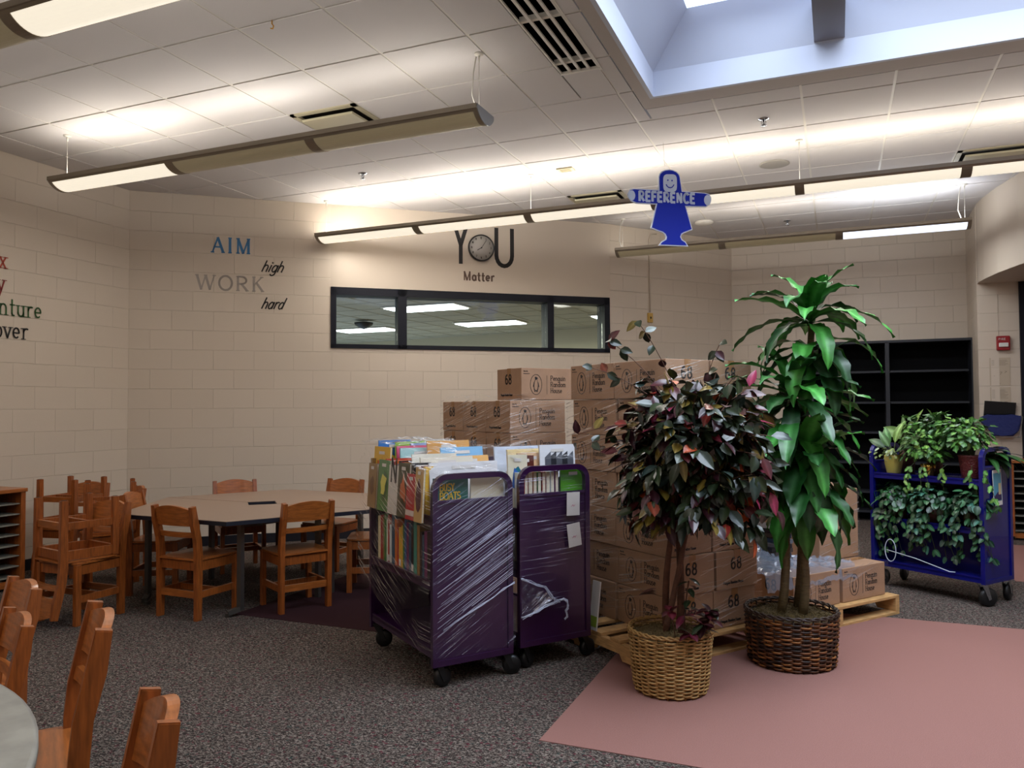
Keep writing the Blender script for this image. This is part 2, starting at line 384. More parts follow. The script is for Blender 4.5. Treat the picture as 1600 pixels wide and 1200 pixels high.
# curved bulkhead, bottom at 2.79 m
cur = [(1.475, 10.1), (1.47, 9.98), (1.49, 9.75), (1.55, 9.35), (1.66, 8.88), (1.83, 8.35), (2.1, 7.75), (2.5, 7.15), (3.1, 6.6), (4.0, 6.2)]
mb = MB(); mb.prism(cur+[(4.2, 6.6), (4.2, 10.1)], 2.79, CZ, 'XY')
ob = struct(mb.build('wall_bulkhead', GYP))
o = wall_box('wall_right', (4.1, 10.1), (4.1, -2.5), 0, CZ, GYP)
o = wall_box('wall_front', (4.1, -2.5), (-6.62, -2.5), 0, CZ, GYP)
# dark glazed door beyond the pilaster
d = thing('door_1', '', ''); del d['label']; del d['category']; struct(d); d.location = (1.87, 10.12, 0)
mb = MB(); mb.box((.05, .02, 1.39), (.1, .16, 2.78)); mb.box((1.1, .02, 2.7), (2.1, .16, .16)); mb.box((1.1, .02, .12), (2.1, .16, .24)); mb.box((1.0, .02, 1.4), (.1, .16, 2.6)); mb.box((2.1, .02, 1.4), (.1, .16, 2.6))
struct(mb.build('door_frame', NAVY, d))
mb = MB(); mb.box((1.1, .04, 1.4), (2.0, .008, 2.5)); struct(mb.build('door_glass', GL, d))
mb = MB(); mb.box((1.2, 1.4, 1.4), (3, .1, 3)); mb.box((2.6, .7, 1.4), (.1, 1.4, 3)); mb.box((-.1, .75, 1.4), (.1, 1.1, 3)); mb.box((1.2, .7, 2.95), (3, 1.5, .1))
struct(mb.build('wall_corridor', mat('corridor_paint', '3a3a40', .8)))
bpy.data.objects['wall_corridor'].location = (1.87, 10.25, 0)
# baseboards
BASE = mat('dark_cove_base', '14141c', .4)
for nm, a, b in (('baseboard_left', wl0, WA), ('baseboard_back', WA, WB), ('baseboard_back_right', WB, WC), ('baseboard_far', WC, WD)):
    wall_box(nm, a, b, 0, .1, BASE, .012, -1)

# ---- floor
def carpet_mat():
    m = bpy.data.materials.new('speckled_carpet'); m.use_nodes = True; nt = m.node_tree; b = nt.nodes['Principled BSDF']
    b.inputs['Roughness'].default_value = .95; b.inputs['Specular IOR Level'].default_value = .1
    tc = nt.nodes.new('ShaderNodeTexCoord')
    mp = nt.nodes.new('ShaderNodeMapping'); mp.inputs['Scale'].default_value = (1, 1.6, 1); mp.inputs['Rotation'].default_value = (0, 0, -.4)
    nt.links.new(tc.outputs['Object'], mp.inputs[0])
    n1 = nt.nodes.new('ShaderNodeTexNoise'); n1.inputs['Scale'].default_value = 78; n1.inputs['Detail'].default_value = 2; n1.inputs['Distortion'].default_value = 1.2
    nt.links.new(mp.outputs[0], n1.inputs['Vector'])
    cr = nt.nodes.new('ShaderNodeValToRGB'); nt.links.new(n1.outputs['Fac'], cr.inputs[0])
    e = cr.color_ramp.elements; e[0].position = .38; e[0].color = (*srgb('26201e'), 1); e[1].position = .66; e[1].color = (*srgb('887d74'), 1)
    a = e.new(.47); a.color = (*srgb('372f2b'), 1); a = e.new(.54); a.color = (*srgb('5e534c'), 1)
    n2 = nt.nodes.new('ShaderNodeTexNoise'); n2.inputs['Scale'].default_value = 40; n2.inputs['Detail'].default_value = 1
    nt.links.new(tc.outputs['Object'], n2.inputs['Vector'])
    r2 = nt.nodes.new('ShaderNodeMapRange'); r2.inputs[1].default_value = .62; r2.inputs[2].default_value = .7; r2.inputs[4].default_value = .75; nt.links.new(n2.outputs['Fac'], r2.inputs[0])
    mx = nt.nodes.new('ShaderNodeMix'); mx.data_type = 'RGBA'; nt.links.new(r2.outputs[0], mx.inputs[0]); nt.links.new(cr.outputs[0], mx.inputs[6]); mx.inputs[7].default_value = (*srgb('5e2430'), 1)
    n3 = nt.nodes.new('ShaderNodeTexNoise'); n3.inputs['Scale'].default_value = 43; n3.inputs['Detail'].default_value = 1
    mp3 = nt.nodes.new('ShaderNodeMapping'); mp3.inputs['Location'].default_value = (5, 7, 3); nt.links.new(tc.outputs['Object'], mp3.inputs[0]); nt.links.new(mp3.outputs[0], n3.inputs['Vector'])
    r3 = nt.nodes.new('ShaderNodeMapRange'); r3.inputs[1].default_value = .63; r3.inputs[2].default_value = .7; r3.inputs[4].default_value = .6; nt.links.new(n3.outputs['Fac'], r3.inputs[0])
    m3 = nt.nodes.new('ShaderNodeMix'); m3.data_type = 'RGBA'; nt.links.new(r3.outputs[0], m3.inputs[0]); nt.links.new(mx.outputs[2], m3.inputs[6]); m3.inputs[7].default_value = (*srgb('27403c'), 1)
    nt.links.new(m3.outputs[2], b.inputs['Base Color'])
    bp = nt.nodes.new('ShaderNodeBump'); bp.inputs['Strength'].default_value = .6; bp.inputs['Distance'].default_value = .006
    nt.links.new(n1.outputs['Fac'], bp.inputs['Height']); nt.links.new(bp.outputs[0], b.inputs['Normal'])
    return m
mb = MB(); mb.box((-1, 5.5, -.05), (14, 17, .1)); struct(mb.build('floor', carpet_mat()))
ROSE = mat('rose_carpet', '9a6f66', .95, noise=.3, nscale=330, bump=.5, bscale=420, spec=.1)
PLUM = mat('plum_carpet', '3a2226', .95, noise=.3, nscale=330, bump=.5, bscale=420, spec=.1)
mb = MB(); mb.prism([(-1.2, 3.15), (3.6, 3.15), (3.6, 5.83), (-1.2, 5.83)], 0, .003, 'XY'); struct(mb.build('floor_rose_inset', ROSE))
mb = MB(); mb.prism([(1.3, 7.4), (3.9, 7.4), (3.9, 9.3), (1.3, 9.3)], 0, .003, 'XY'); struct(mb.build('floor_rose_strip', ROSE))
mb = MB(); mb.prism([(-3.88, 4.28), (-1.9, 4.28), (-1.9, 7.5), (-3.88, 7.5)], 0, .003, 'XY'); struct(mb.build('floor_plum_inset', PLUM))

# ---- ceiling tiles, grid, gypsum frame and skylight well
GX, GY, T_ = -5.0811, 3.5843, .6096
FX0, FX1, FY0, FY1 = -1.31, 2.95, 1.45, 5.78       # gypsum frame round the skylight
mb = MB()
def clipped(x0, x1, y0, y1):
    if x1 <= FX0 or x0 >= FX1 or y1 <= FY0 or y0 >= FY1: return [(x0, x1, y0, y1)]
    out = []
    if x0 < FX0: out.append((x0, FX0, y0, y1))
    if x1 > FX1: out.append((FX1, x1, y0, y1))
    xa, xb = max(x0, FX0), min(x1, FX1)
    if y0 < FY0: out.append((xa, xb, y0, FY0))
    if y1 > FY1: out.append((xa, xb, FY1, y1))
    return out
VENTS = {(2, 2), (4, 7), (10, 7)}
for i in range(-4, 16):
    for j in range(-11, 14):
        if (i, j) in VENTS: continue
        for (x0, x1, y0, y1) in clipped(GX+i*T_, GX+(i+1)*T_, GY+j*T_, GY+(j+1)*T_):
            if i == 5 and y0 < 4.95 and j > -2:             # column beside the linear grille
                xs = [(x0, -1.69), (-1.42, x1)] if y1 < 5.0 or y0 > 9 else [(x0, x1)]
                if y0 < 4.95 < y1: xs = [(x0, -1.69)]; mb.box(((-1.69+x1)/2, (4.95+y1)/2, CZ+.015), (x1+1.69-.006, y1-4.95-.012, .03))
            else: xs = [(x0, x1)]
            for a, b in xs:
                if b-a > .04 and y1-y0 > .04: mb.box(((a+b)/2, (y0+y1)/2, CZ+.015), (b-a-.018, y1-y0-.018, .03))
struct(mb.build('ceiling', CEILT))
mb = MB()
for i in range(-4, 16):
    x = GX+i*T_
    if FX0 < x < FX1: mb.box((x, (-3+FY0)/2, CZ+.02), (.026, FY0+3, .03)); mb.box((x, (FY1+11.4)/2, CZ+.02), (.026, 11.4-FY1, .03))
    else: mb.box((x, 4.2, CZ+.02), (.026, 14.4, .03))
for j in range(-11, 14):
    y = GY+j*T_
    if FY0 < y < FY1: mb.box(((-7.5+FX0)/2, y, CZ+.022), (FX0+7.5, .026, .03)); mb.box(((FX1+4.2)/2, y, CZ+.022), (4.2-FX1, .026, .03))
    else: mb.box((-1.6, y, CZ+.022), (11.6, .026, .03))
mb.box((-1.42, 3.0, CZ+.012), (.022, 3.95, .03))
struct(mb.build('ceiling_grid', CEILG))
mb = MB()
zz = CZ+.02
for (x0, x1, y0, y1) in ((FX0, SKX0-.03, FY0, FY1), (SKX1+.03, FX1, FY0, FY1), (SKX0-.03, SKX1+.03, SKY1+.03, FY1), (SKX0-.03, SKX1+.03, FY0, SKY0-.03)):
    mb.box(((x0+x1)/2, (y0+y1)/2, CZ+.02), (x1-x0, y1-y0, .04))
struct(mb.build('ceiling_skylight_border', CEILB))
mb = MB()     # slab over everything but the well
for (x0, x1, y0, y1) in ((-8, FX0-.01, -3.2, 12.5), (FX1+.01, 5, -3.2, 12.5), (FX0, FX1, FY1+.01, 12.5), (FX0, FX1, -3.2, FY0-.01)):
    mb.box(((x0+x1)/2, (y0+y1)/2, CZ+.36), (x1-x0, y1-y0, .06))
struct(mb.build('ceiling_deck', mat('deck_dark', '55504a', .9)))
mb = MB(); zt = 3.86
a, b, c, d = SKX0, SKX1, SKY0, SKY1
for (x0, x1, y0, y1) in ((a-.03, a, c-.03, d+.03), (b, b+.03, c-.03, d+.03), (a, b, d, d+.03), (a, b, c-.03, c)):
    mb.box(((x0+x1)/2, (y0+y1)/2, (CZ+zt)/2), (x1-x0, y1-y0, zt-CZ))
# sloping upper well
IN, ZT = .12, 4.22
lo = [(a, c), (b, c), (b, d), (a, d)]; hi = [(a+.27, c+IN), (b-.27, c+IN), (b-.27, d-IN), (a+.27, d-IN)]
for k in range(4):
    p, q, r_, s_ = lo[k], lo[(k+1) % 4], hi[(k+1) % 4], hi[k]
    V = [mb.bm.verts.new((*p, zt)), mb.bm.verts.new((*q, zt)), mb.bm.verts.new((*r_, ZT)), mb.bm.verts.new((*s_, ZT))]
    mb.bm.faces.new(V)
struct(mb.build('trim_skylight_well', WHITE, solid=False))
mb = MB(); mb.box((-.01, (c+d)/2, zt+.12), (.19, d-c, .22)); struct(mb.build('trim_skylight_beam', mat('beam_grey', '8a8c96', .4)))
mb = MB(); mb.box(((a+b)/2, (c+d)/2, ZT+.02), (b-a, d-c, .02)); struct(mb.build('window_skylight', mat('skylight_glazing', 'dbe8ff', .5, emit=1.1)))

# ---- office seen through the window
mb = MB(); OC = mat('office_ceiling', 'a39f90', .85); OW = mat('office_wall', 'b5ac94', .8)
mb.box((-5.8, 12.6, 2.95), (11.5, 9.0, .05))
for i in range(-17, 1): mb.box((i*.61+-.6, 12.6, 2.922), (.02, 9, .008))
for j in range(0, 14): mb.box((-5.8, 8.2+j*.61, 2.922), (11.5, .02, .008))
oc = struct(mb.build('ceiling_office', OC))
# keep the office ceiling behind the window wall
def cutplane(o, co, no):
    bm = bmesh.new(); bm.from_mesh(o.data)
    bmesh.ops.bisect_plane(bm, geom=bm.verts[:]+bm.edges[:]+bm.faces[:], plane_co=co, plane_no=no, clear_outer=True)
    bm.to_mesh(o.data); bm.free()
n_ = Vector((sin(wang), -cos(wang), 0)); cutplane(oc, onwall(0, 0, -.22), n_)
nR = Vector((WC[1]-WB[1], -(WC[0]-WB[0]), 0)).normalized(); cutplane(oc, Vector((*WB, 0))-nR*.22, nR)
wall_box('wall_office_back', (-13, 15.5), (-1.0, 13.6), 0, 3.0, OW)
mb = MB(); mb.box((-11.5, 12, 1.5), (.1, 9, 3)); struct(mb.build('wall_office_side', OW))
mb = MB(); mb.box((-1.0, 12.9, 1.5), (.1, 3.6, 3)); struct(mb.build('wall_office_right', OW))
TROF = mat('troffer_diffuser', 'f2f6ff', .4, emit=5)
for k, (x, y, lb) in enumerate(((-5.6, 10.12, 'large glowing ceiling panel light behind the left mullion of the window'), (-5.6, 12.45, 'glowing ceiling panel light in the middle pane of the window'), (-8.2, 12.5, 'glowing ceiling panel light in the left pane behind the dark dome'), (-3.1, 12.4, 'glowing ceiling panel light at the right edge of the right pane'), (-3.4, 14.0, 'thin far ceiling light low in the right window pane'))):
    if k == 4: y = 13.4; x = -2.6
    t = thing('ceiling_panel_light', lb, 'ceiling light', (x, y, 2.9), 0, 'panel lights in the office')
    MB().box((0, 0, .01), (1.22, .6, .012)).build('frame', CEILG, t)
    MB().box((0, 0, -.004), (1.14, .52, .01)).build('diffuser', TROF, t)
for x, y in ((-5.6, 11.3), (-8, 11.5)): area('office_light', (x, y, 2.7), 2, 2, 130, (1, .98, .84))
t = thing('dome_camera', 'small dark dome hanging from the office ceiling seen through the left pane', 'camera', (-7.4, 11.2, 2.9))
MB().lathe([(.03, 0), (.16, -.02), (.15, -.06), (.05, -.12), (.01, -.13)], 20).build('dome', DARKM, t)

# ================================================================= ceiling fittings
VENT = mat('cream_vent_metal', 'b0a78c', .5); VDARK = mat('vent_dark', '2a211a', .8)
for (i, j), lb in (((2, 2), 'square cream ceiling vent above the nearest pendant light'), ((4, 7), 'square cream ceiling vent left of the hanging blue sign'), ((10, 7), 'square cream ceiling vent at the right edge above the long pendant light')):
    t = thing('ceiling_vent', lb, 'vent', (GX+(i+.5)*T_, GY+(j+.5)*T_, CZ), 0, 'square ceiling vents')
    mb = MB(); w_ = T_/2-.01
    for s_ in (-1, 1): mb.box((s_*(w_-.02), 0, .005), (.04, 2*w_, .02)); mb.box((0, s_*(w_-.02), .005), (2*w_, .04, .02))
    mb.build('frame', VENT, t)
    MB().box((0, 0, .09), (2*w_, 2*w_, .01)).build('throat', VDARK, t)
    MB().box((0, 0, -.03), (.46, .46, .02), bev=.006).build('plate', VENT, t)
t = thing('linear_grille', 'long black slotted air grille in the ceiling beside the skylight', 'vent', (-1.555, 3.6, CZ))
mb = MB(); mb.box((0, 0, .15), (.27, 2.66, .01))
for s_ in (-1, 1): mb.box((s_*.135, 0, .08), (.004, 2.66, .14)); mb.box((0, s_*1.33, .08), (.27, .004, .14))
mb.build('throat', mat('grille_black', '020202', .9, spec=0), t)
mb = MB()
for k in range(5): mb.box((-.13+.065*k, 0, .002), (.01 if k in (0, 4) else .018, 2.68, .012))
mb.box((0, 1.335, .01), (.27, .012, .04)); mb.build('slats', CEILG, t)
for (x, y), lb in (((-.505, 7.575), 'round flush ceiling speaker above the long pendant light'),):
    t = thing('ceiling_speaker', lb, 'speaker', (x, y, CZ)); MB().lathe([(.13, .004), (.135, -.006), (.12, -.01), (.02, -.008)], 32).build('grille', mat('speaker_grille', '9b958c', .8), t)
for (x, y), lb in (((-.499, 6.351), 'small ceiling sprinkler head right of the skylight corner'), ((-4.167, 6.29), 'small ceiling sprinkler head right of the near pendant'), ((-.528, 9.981), 'small ceiling sprinkler head at the far wall')):
    t = thing('sprinkler', lb, 'sprinkler', (x, y, CZ), 0, 'ceiling sprinklers')
    MB().lathe([(.045, .002), (.045, -.004), (.02, -.012)], 20).build('escutcheon', CHROME, t)
    mb = MB(); mb.tube([(0, 0, -.01), (0, 0, -.05)], .008); mb.lathe([(.005, -.05), (.024, -.052), (.024, -.056), (.005, -.058)], 12); mb.tube([(-.015, 0, -.012), (-.018, 0, -.035), (0, 0, -.05)], .003, 6); mb.tube([(.015, 0, -.012), (.018, 0, -.035), (0, 0, -.05)], .003, 6); mb.build('head', CHROME, t)
t = thing('smoke_detector', 'white round smoke detector behind the arm of the blue sign', 'smoke detector', (-1.464, 9.6, CZ))
MB().lathe([(.11, 0), (.11, -.02), (.08, -.035), (.02, -.04)], 28).build('body', CEILG, t)
t = thing('exit_sensor', 'small square cream sensor on the ceiling above the clock', 'sensor', (-2.336, 6.941, CZ))
mb = MB(); mb.box((0, 0, -.008), (.16, .11, .016), bev=.004); [mb.box((0, -.03+.03*k, -.018), (.1, .01, .006)) for k in range(3)]; mb.build('cover', VENT, t)
t = thing('ceiling_hook', 'tiny brass hook on the ceiling grid at the upper left', 'hook', (-2.994, 3.58, CZ))
MB().tube([(0, 0, 0), (0, 0, -.02), (.012, 0, -.035), (.006, 0, -.05), (-.01, 0, -.045)], .004, 6).build('hook', mat('brass', 'c08a2a', .3, metal=.7), t)

# ---- linear pendants
BODY = mat('pendant_body', '8f8474', .4, metal=.3)
CABLE = mat('white_cable', 'd2cdc2', .5)
LB = ['dark linear pendant light cut off at the top left corner', 'linear pendant light over the table with only its left section lit', 'longest linear pendant with every section lit, passing behind the blue sign', 'farthest linear pendant below the sign with only its right section lit']
for fi, (x0, x1, y, secs) in enumerate(FIX):
    t = thing('linear_pendant', LB[fi], 'pendant light', (x0, y, 3.22), 0, 'suspended linear lights')
    R_, hw = .15, .125
    def prof(a): return (R_*sin(a), .06-(R_*cos(a)-R_*cos(.985)))      # belly arc, a from -0.985..0.985
    n = len(secs); L = (x1-x0)/n
    out = [prof(-.985+1.97*k/14) for k in range(15)]
    inn = [(p[0]*.96, p[1]+.008) for p in out][::-1]
    mb = MB()
    A0, A1 = 1, 13                                     # lens spans arc steps 1..13
    for k in list(range(0, A0))+list(range(A1, 14)):
        mb.prism([out[k], out[k+1], (out[k+1][0]*.95, out[k+1][1]+.01), (out[k][0]*.95, out[k][1]+.01)], 0, x1-x0, 'YZ')
    for i in range(n+1):                               # dividers
        dw = .075 if 0 < i < n else .03
        c0 = min(max(i*L-dw/2, 0), x1-x0-dw) if i else 0
        for k in range(A0, A1):
            mb.prism([out[k], out[k+1], (out[k+1][0]*.95, out[k+1][1]+.01), (out[k][0]*.95, out[k][1]+.01)], c0, c0+dw, 'YZ')
    mb.box(((x1-x0)/2, -.127, .072), (x1-x0, .012, .03)); mb.box(((x1-x0)/2, .127, .072), (x1-x0, .012, .03))
    mb.build('housing', BODY, t)
    mb = MB()
    for e in (-.006, x1-x0): MB().prism(out+[(out[-1][0], .085), (out[0][0], .085)], e, e+.006, 'YZ').build('end_cap', BODY if fi != 1 else mat('pendant_end_cap', '9a9c9c', .3, metal=.4), t)
    for i in range(1, n): MB().box((i*L, 0, .045), (.05, .2, .03)).build('joiner', BODY, t)
    for i, (g, w_) in enumerate(secs):
        mb = MB()
        for k in range(A0, A1):
            p, q = out[k], out[k+1]
            mb.prism([(p[0]*.985, p[1]+.003), (q[0]*.985, q[1]+.003), (q[0]*.96, q[1]+.006), (p[0]*.96, p[1]+.006)], i*L+.03, (i+1)*L-.03, 'YZ')
        if g > 10: lm = mat('lens_cool', 'dfe9ff', .4, emit=.95)
        elif g > 1: lm = mat('lens_warm', 'f1e8d4', .4, emit=.6)
        else: lm = mat('lens_off', 'a39678', .4, emit=.12)
        mb.build('lens', lm, t)
        tm = mat('tube_white', 'f0ead8', .4, emit=1.5)
        MB().tube([(i*L+.06, 0, .045), ((i+1)*L-.06, 0, .045)], .013, 10).build('fluorescent_tube', tm, t)
    ends = [.06, x1-x0-.04] + ([i*L for i in range(2, n, 2)] if n > 4 else [])
    for e in ends:
        mb = MB(); mb.tube([(e, 0, .03), (e, 0, CZ-3.22)], .002, 6); mb.lathe([(.03, CZ-3.22), (.03, CZ-3.228), (.01, CZ-3.236)], 16, (e, 0, 0)); mb.tube([(e, 0, CZ-3.23), (e, 0, CZ-3.27)], .006, 8)
        mb.build('suspension_cable', CABLE, t)
    e = x1-x0-.05 if fi != 3 else x1-x0-.06
    if fi in (1, 3):
        for e in ([x1-x0-.05] if fi == 1 else [.06, x1-x0-.06]):
            MB().tube([(e-.01, 0, .44), (e-.03, 0, .34), (e-.04, 0, .2), (e-.01, 0, .1), (e+.015, 0, .05)], .0045, 8).build('power_cord', CABLE, t)

# ---- hanging sign
def offset_poly(P, d):
    n = len(P); out = []
    A = sum(P[i][0]*P[(i+1) % n][1]-P[(i+1) % n][0]*P[i][1] for i in range(n))
    sg = 1 if A > 0 else -1
    for i in range(n):
        p, c_, q = Vector(P[i-1]), Vector(P[i]), Vector(P[(i+1) % n])
        a, b = (c_-p).normalized(), (q-c_).normalized()
        na, nb = Vector((-a.y, a.x))*sg, Vector((-b.y, b.x))*sg
        m_ = (na+nb); m_ = m_/max(m_.dot(na), .35) if m_.length > 1e-6 else na
        out.append(tuple(c_+m_*d))
    return out
def csp(L, sc=.000758*.95):
    return [((x-690)*sc, (1105-(y-.04*(x-690)))*sc) for x, y in L]
OUTL = [(240, 412), (300, 415), (548, 425), (548, 270), (562, 232), (590, 205), (630, 187), (680, 180), (730, 186), (775, 205), (808, 235), (822, 270), (845, 437), (1130, 455), (1190, 470), (1213, 510), (1215, 545), (1195, 595), (1145, 628), (890, 625), (970, 900), (860, 940), (832, 955), (822, 985), (835, 1015), (880, 1045), (915, 1100), (540, 1085), (575, 1040), (630, 1008), (634, 985), (620, 955), (590, 932), (535, 915), (445, 880), (515, 600), (270, 590), (205, 562), (168, 515), (160, 475), (190, 425)]
OUTL = csp(OUTL)
t = thing('hanging_sign', 'blue figure shaped sign reading REFERENCE hanging from the ceiling', 'sign', (-1.29, 6.6, 1.42+(2.851-1.42)*.95), RAD(34))
mb = MB(); mb.prism(OUTL, -.006, .006); mb.build('white_backing', mat('sign_white', 'dbe4f6', .5), t)
BL = offset_poly(OUTL, .0085)
mb = MB(); mb.prism(BL, -.009, -.006); mb.prism(BL, .006, .009); mb.build('blue_face', mat('sign_blue', '0f2ab8', .4, spec=.25), t)
mb = MB()
def oval(cx, cy, rx, ry, n=24, sq=2.0):
    L = []
    for k in range(n):
        a = 2*pi*k/n; c_, s_ = cos(a), sin(a)
        L.append((cx+rx*abs(c_)**(2/sq)*(1 if c_ >= 0 else -1), cy+ry*abs(s_)**(2/sq)*(1 if s_ >= 0 else -1)))
    return L
SL = mat('sign_lettering', 'cddcf6', .5)
mb.prism(csp(oval(690, 345, 86, 105, 32, 4)), -.011, -.009); mb.build('face', SL, t)
for q_ in ((212, 497, 42, 60), (1163, 545, 45, 62)): MB().prism(csp(oval(*q_)), -.011, -.009).build('hand', SL, t)
mb = MB()
sw = csp([(300, 540)])[0]
text(mb, 'REFERENCE', csp([(300, 0)])[0][0], csp([(690, 572)])[0][1], .079, .021, -.0115, -.009, sx=.9, track=.145)
mb.build('lettering', mat('sign_lettering', 'cddcf6', .5), t)
mb = MB(); mb.prism(csp(oval(662, 312, 9, 10, 12)), -.0125, -.011); mb.prism(csp(oval(714, 316, 9, 10, 12)), -.0125, -.011)
mb.ribbon(csp([(640, 362), (650, 382), (668, 397), (690, 402), (712, 397), (728, 380), (737, 365)]), .008, -.0125, -.011); mb.build('smile', mat('sign_blue', ''), t)
mb = MB(); zz = csp([(690, 182)])[0][1]; mb.tube([(-.04, 0, zz-.02), (-.055, 0, CZ-t.location.z)], .0016, 5); mb.build('string', CABLE, t)

# ================================================================= wall lettering and wall items
def lettering(nm, label, s, loc, rz, h, w_, m, **k):
    mb = MB(); text(mb, s, 0, 0, h, w_, **k)
    return tag(mb.build(nm, m, None, loc, rz), label, 'wall lettering')
LBLK = mat('lettering_black', '17110f', .6); LBRN = mat('lettering_brown', '5a4438', .6)
lettering('word_decal', 'blue serif word AIM on the block wall', 'AIM', onwall(.80, 3.085, .001), wang, .155, .027, mat('lettering_blue', '3f78a8', .6), serif=.1, sx=1.0, track=.22)
lettering('word_decal', 'pale grey serif word WORK on the block wall', 'WORK', onwall(.645, 2.685, .001), wang, .15, .024, mat('lettering_grey', 'a39a92', .6), serif=.1, sx=1.18, track=.2)
lettering('word_decal', 'black script word high below AIM', 'high', onwall(1.29, 2.9, .001), wang, .12, .014, LBLK, slant=.45, sx=.92)
lettering('word_decal', 'black script word hard below WORK', 'hard', onwall(1.29, 2.50, .001), wang, .12, .014, LBLK, slant=.45, sx=.86)
lettering('word_decal', 'tall black capital Y left of the wall clock', 'Y', onwall(3.42, 3.1, .001), wang, .42, .045, LBLK, sx=.62)
lettering('word_decal', 'tall black capital U right of the wall clock', 'U', onwall(3.88, 3.09, .001), wang, .44, .048, LBLK, sx=1.15)
lettering('word_decal', 'brown word Matter under the clock', 'Matter', onwall(3.525, 2.905, .001), wang, .1, .02, LBRN, sx=.95, track=.1)
LW = lambda y, z: Vector((-6.62+(-.06)*(y+2.5)/8.32+.002, y, z))
for s_, yend, z, c_, lb in (('Relax', 4.472, 2.66, 'a8402c', 'red typewriter style word ending in x on the left wall'), ('Enjoy', 4.46, 2.46, '7c1f1c', 'dark red typewriter style word ending in y on the left wall'), ('Adventure', 4.80, 2.255, '2f5a2c', 'green typewriter style word ending in nture on the left wall'), ('Discover', 4.68, 2.055, '1b1918', 'black typewriter style word ending in over on the left wall')):
    lettering('word_decal', lb, s_, LW(yend+.075-.079*len(s_), z), RAD(90), .155, .013, mat('lettering_'+c_, c_, .6), serif=.13, mono=.079, sx=.85)
# clock
t = thing('wall_clock', 'round white wall clock with thin black rim above the word Matter', 'clock', onwall(3.73, 3.285, .0), wang)
MB().lathe([(.152, 0), (.158, -.02), (.155, -.045), (.145, -.05), (.142, -.035)], 48, axis='Y').build('rim', mat('clock_rim', '1c1a18', .3), t)
MB().lathe([(.001, -.036), (.143, -.036), (.143, -.03), (.001, -.03)], 48, axis='Y').build('dial', mat('clock_dial', 'a8a29a', .4), t)
mb = MB()
for k in range(1, 13):
    a = RAD(90-30*k); s_ = str(k); x, z = .115*cos(a), .115*sin(a)
    text(mb, s_, x-.007*len(s_), z-.011, .022, .0035, -.039, -.036, sx=.85)
mb.build('numerals', INK, t)
mb = MB(); mb.ribbon([(0, 0), (.055, .085)], .005, -.042, -.04); mb.ribbon([(0, 0), (-.05, -.03)], .007, -.042, -.04); mb.prism(oval(0, 0, .008, .008, 12), -.044, -.036); mb.build('hands', INK, t)
# conduit and yellow box on back-right wall
dR = Vector((WC[0]-WB[0], WC[1]-WB[1], 0)); Lr = dR.length; dR.normalize(); angR = math.atan2(dR.y, dR.x)
t = thing('wall_conduit', 'thin painted conduit running down from the ceiling beside the window', 'conduit', (Vector((*WB, 0))+dR*.62), angR)
MB().tube([(0, -.012, 2.62), (0, -.012, 3.55), (.03, -.012, 3.62), (.12, -.012, 3.63)], .008, 8).build('pipe', GYP, t)
t = thing('call_switch', 'yellow switch plate at the foot of the thin conduit', 'switch', Vector((*WB, 2.55))+dR*.62, angR)
MB().box((0, -.012, 0), (.075, .024, .12), bev=.004).build('plate', mat('yellow_plate', 'c09a4a', .5), t)
MB().box((0, -.028, .0), (.014, .012, .024)).build('toggle', DARKM, t)
# pilaster items (face y=10.1)
t = thing('fire_alarm', 'red fire alarm strobe on the pilaster', 'fire alarm', (1.71, 10.1, 2.11))
MB().box((0, -.02, 0), (.13, .04, .16), bev=.01).build('housing', mat('alarm_red', '8c1018', .4), t)
MB().box((0, -.045, -.02), (.09, .02, .045), bev=.006).build('strobe', mat('strobe_lens', 'd8d4d0', .1), t)
mb = MB(); text(mb, 'FIRE', -.045, .035, .02, .004, -.042, -.0395, sx=1.2, track=.2); mb.build('lettering', PAPER, t)
def paper(nm, label, loc, rz, w_, h, lines, cat='notice'):
    t = thing(nm, label, cat, loc, rz)
    MB().box((w_/2, -.002, h/2), (w_, .0015, h)).build('sheet', mat('notice_paper', 'b7a894', .8), t)
    mb = MB(); z = h-.03
    for k in range(lines):
        mb.ribbon([(.02, z), (w_-.02-random.random()*.04, z)], .0025, -.0035, -.0028); z -= .013
    for q in range(7):
        x, zc = random.uniform(.03, w_-.05), random.uniform(.03, max(z, .05)); mb.ribbon([(x, zc), (x+random.uniform(.01, .04), zc+random.uniform(-.02, .02)), (x+random.uniform(0, .03), zc+random.uniform(-.03, .03))], .003, -.0035, -.0028)
    mb.build('print', mat('notice_print', '6d6255', .8), t)
paper('paper_notice', 'upper faded paper notice on the pilaster under the alarm', (1.575, 10.1, 1.64), 0, .2, .31, 5)
paper('paper_notice', 'lower paper notice on the pilaster above the blue pouch', (1.575, 10.1, 1.31), 0, .2, .31, 8)
t = thing('wire_basket_pouch', 'blue cloth pouch in a wire rack on the pilaster', 'pouch', (1.66, 10.1, 1.05))
mb = MB(); P_ = [(-.21, .2), (-.19, .24), (-.12, .27), (-.02, .25), (.1, .27), (.19, .25), (.19, .2), (.165, .09), (.11, .03), (.0, .045), (-.07, .03), (-.12, .1), (-.17, .16)]
mb.prism(P_, -.11, -.03, bev=.015); mb.build('pouch', mat('blue_cloth', '13205e', .7, bump=.6, bscale=18), t)
mb = MB(); mb.tube([(-.1, -.12, .02), (.17, -.12, .02), (.2, -.12, .24), (.2, 0, .26)], .004, 6); mb.tube([(-.1, -.12, .02), (-.12, 0, .02)], .004, 6); mb.tube([(.17, -.12, .02), (.17, 0, .02)], .004, 6); mb.build('wire_rack', STEEL, t)
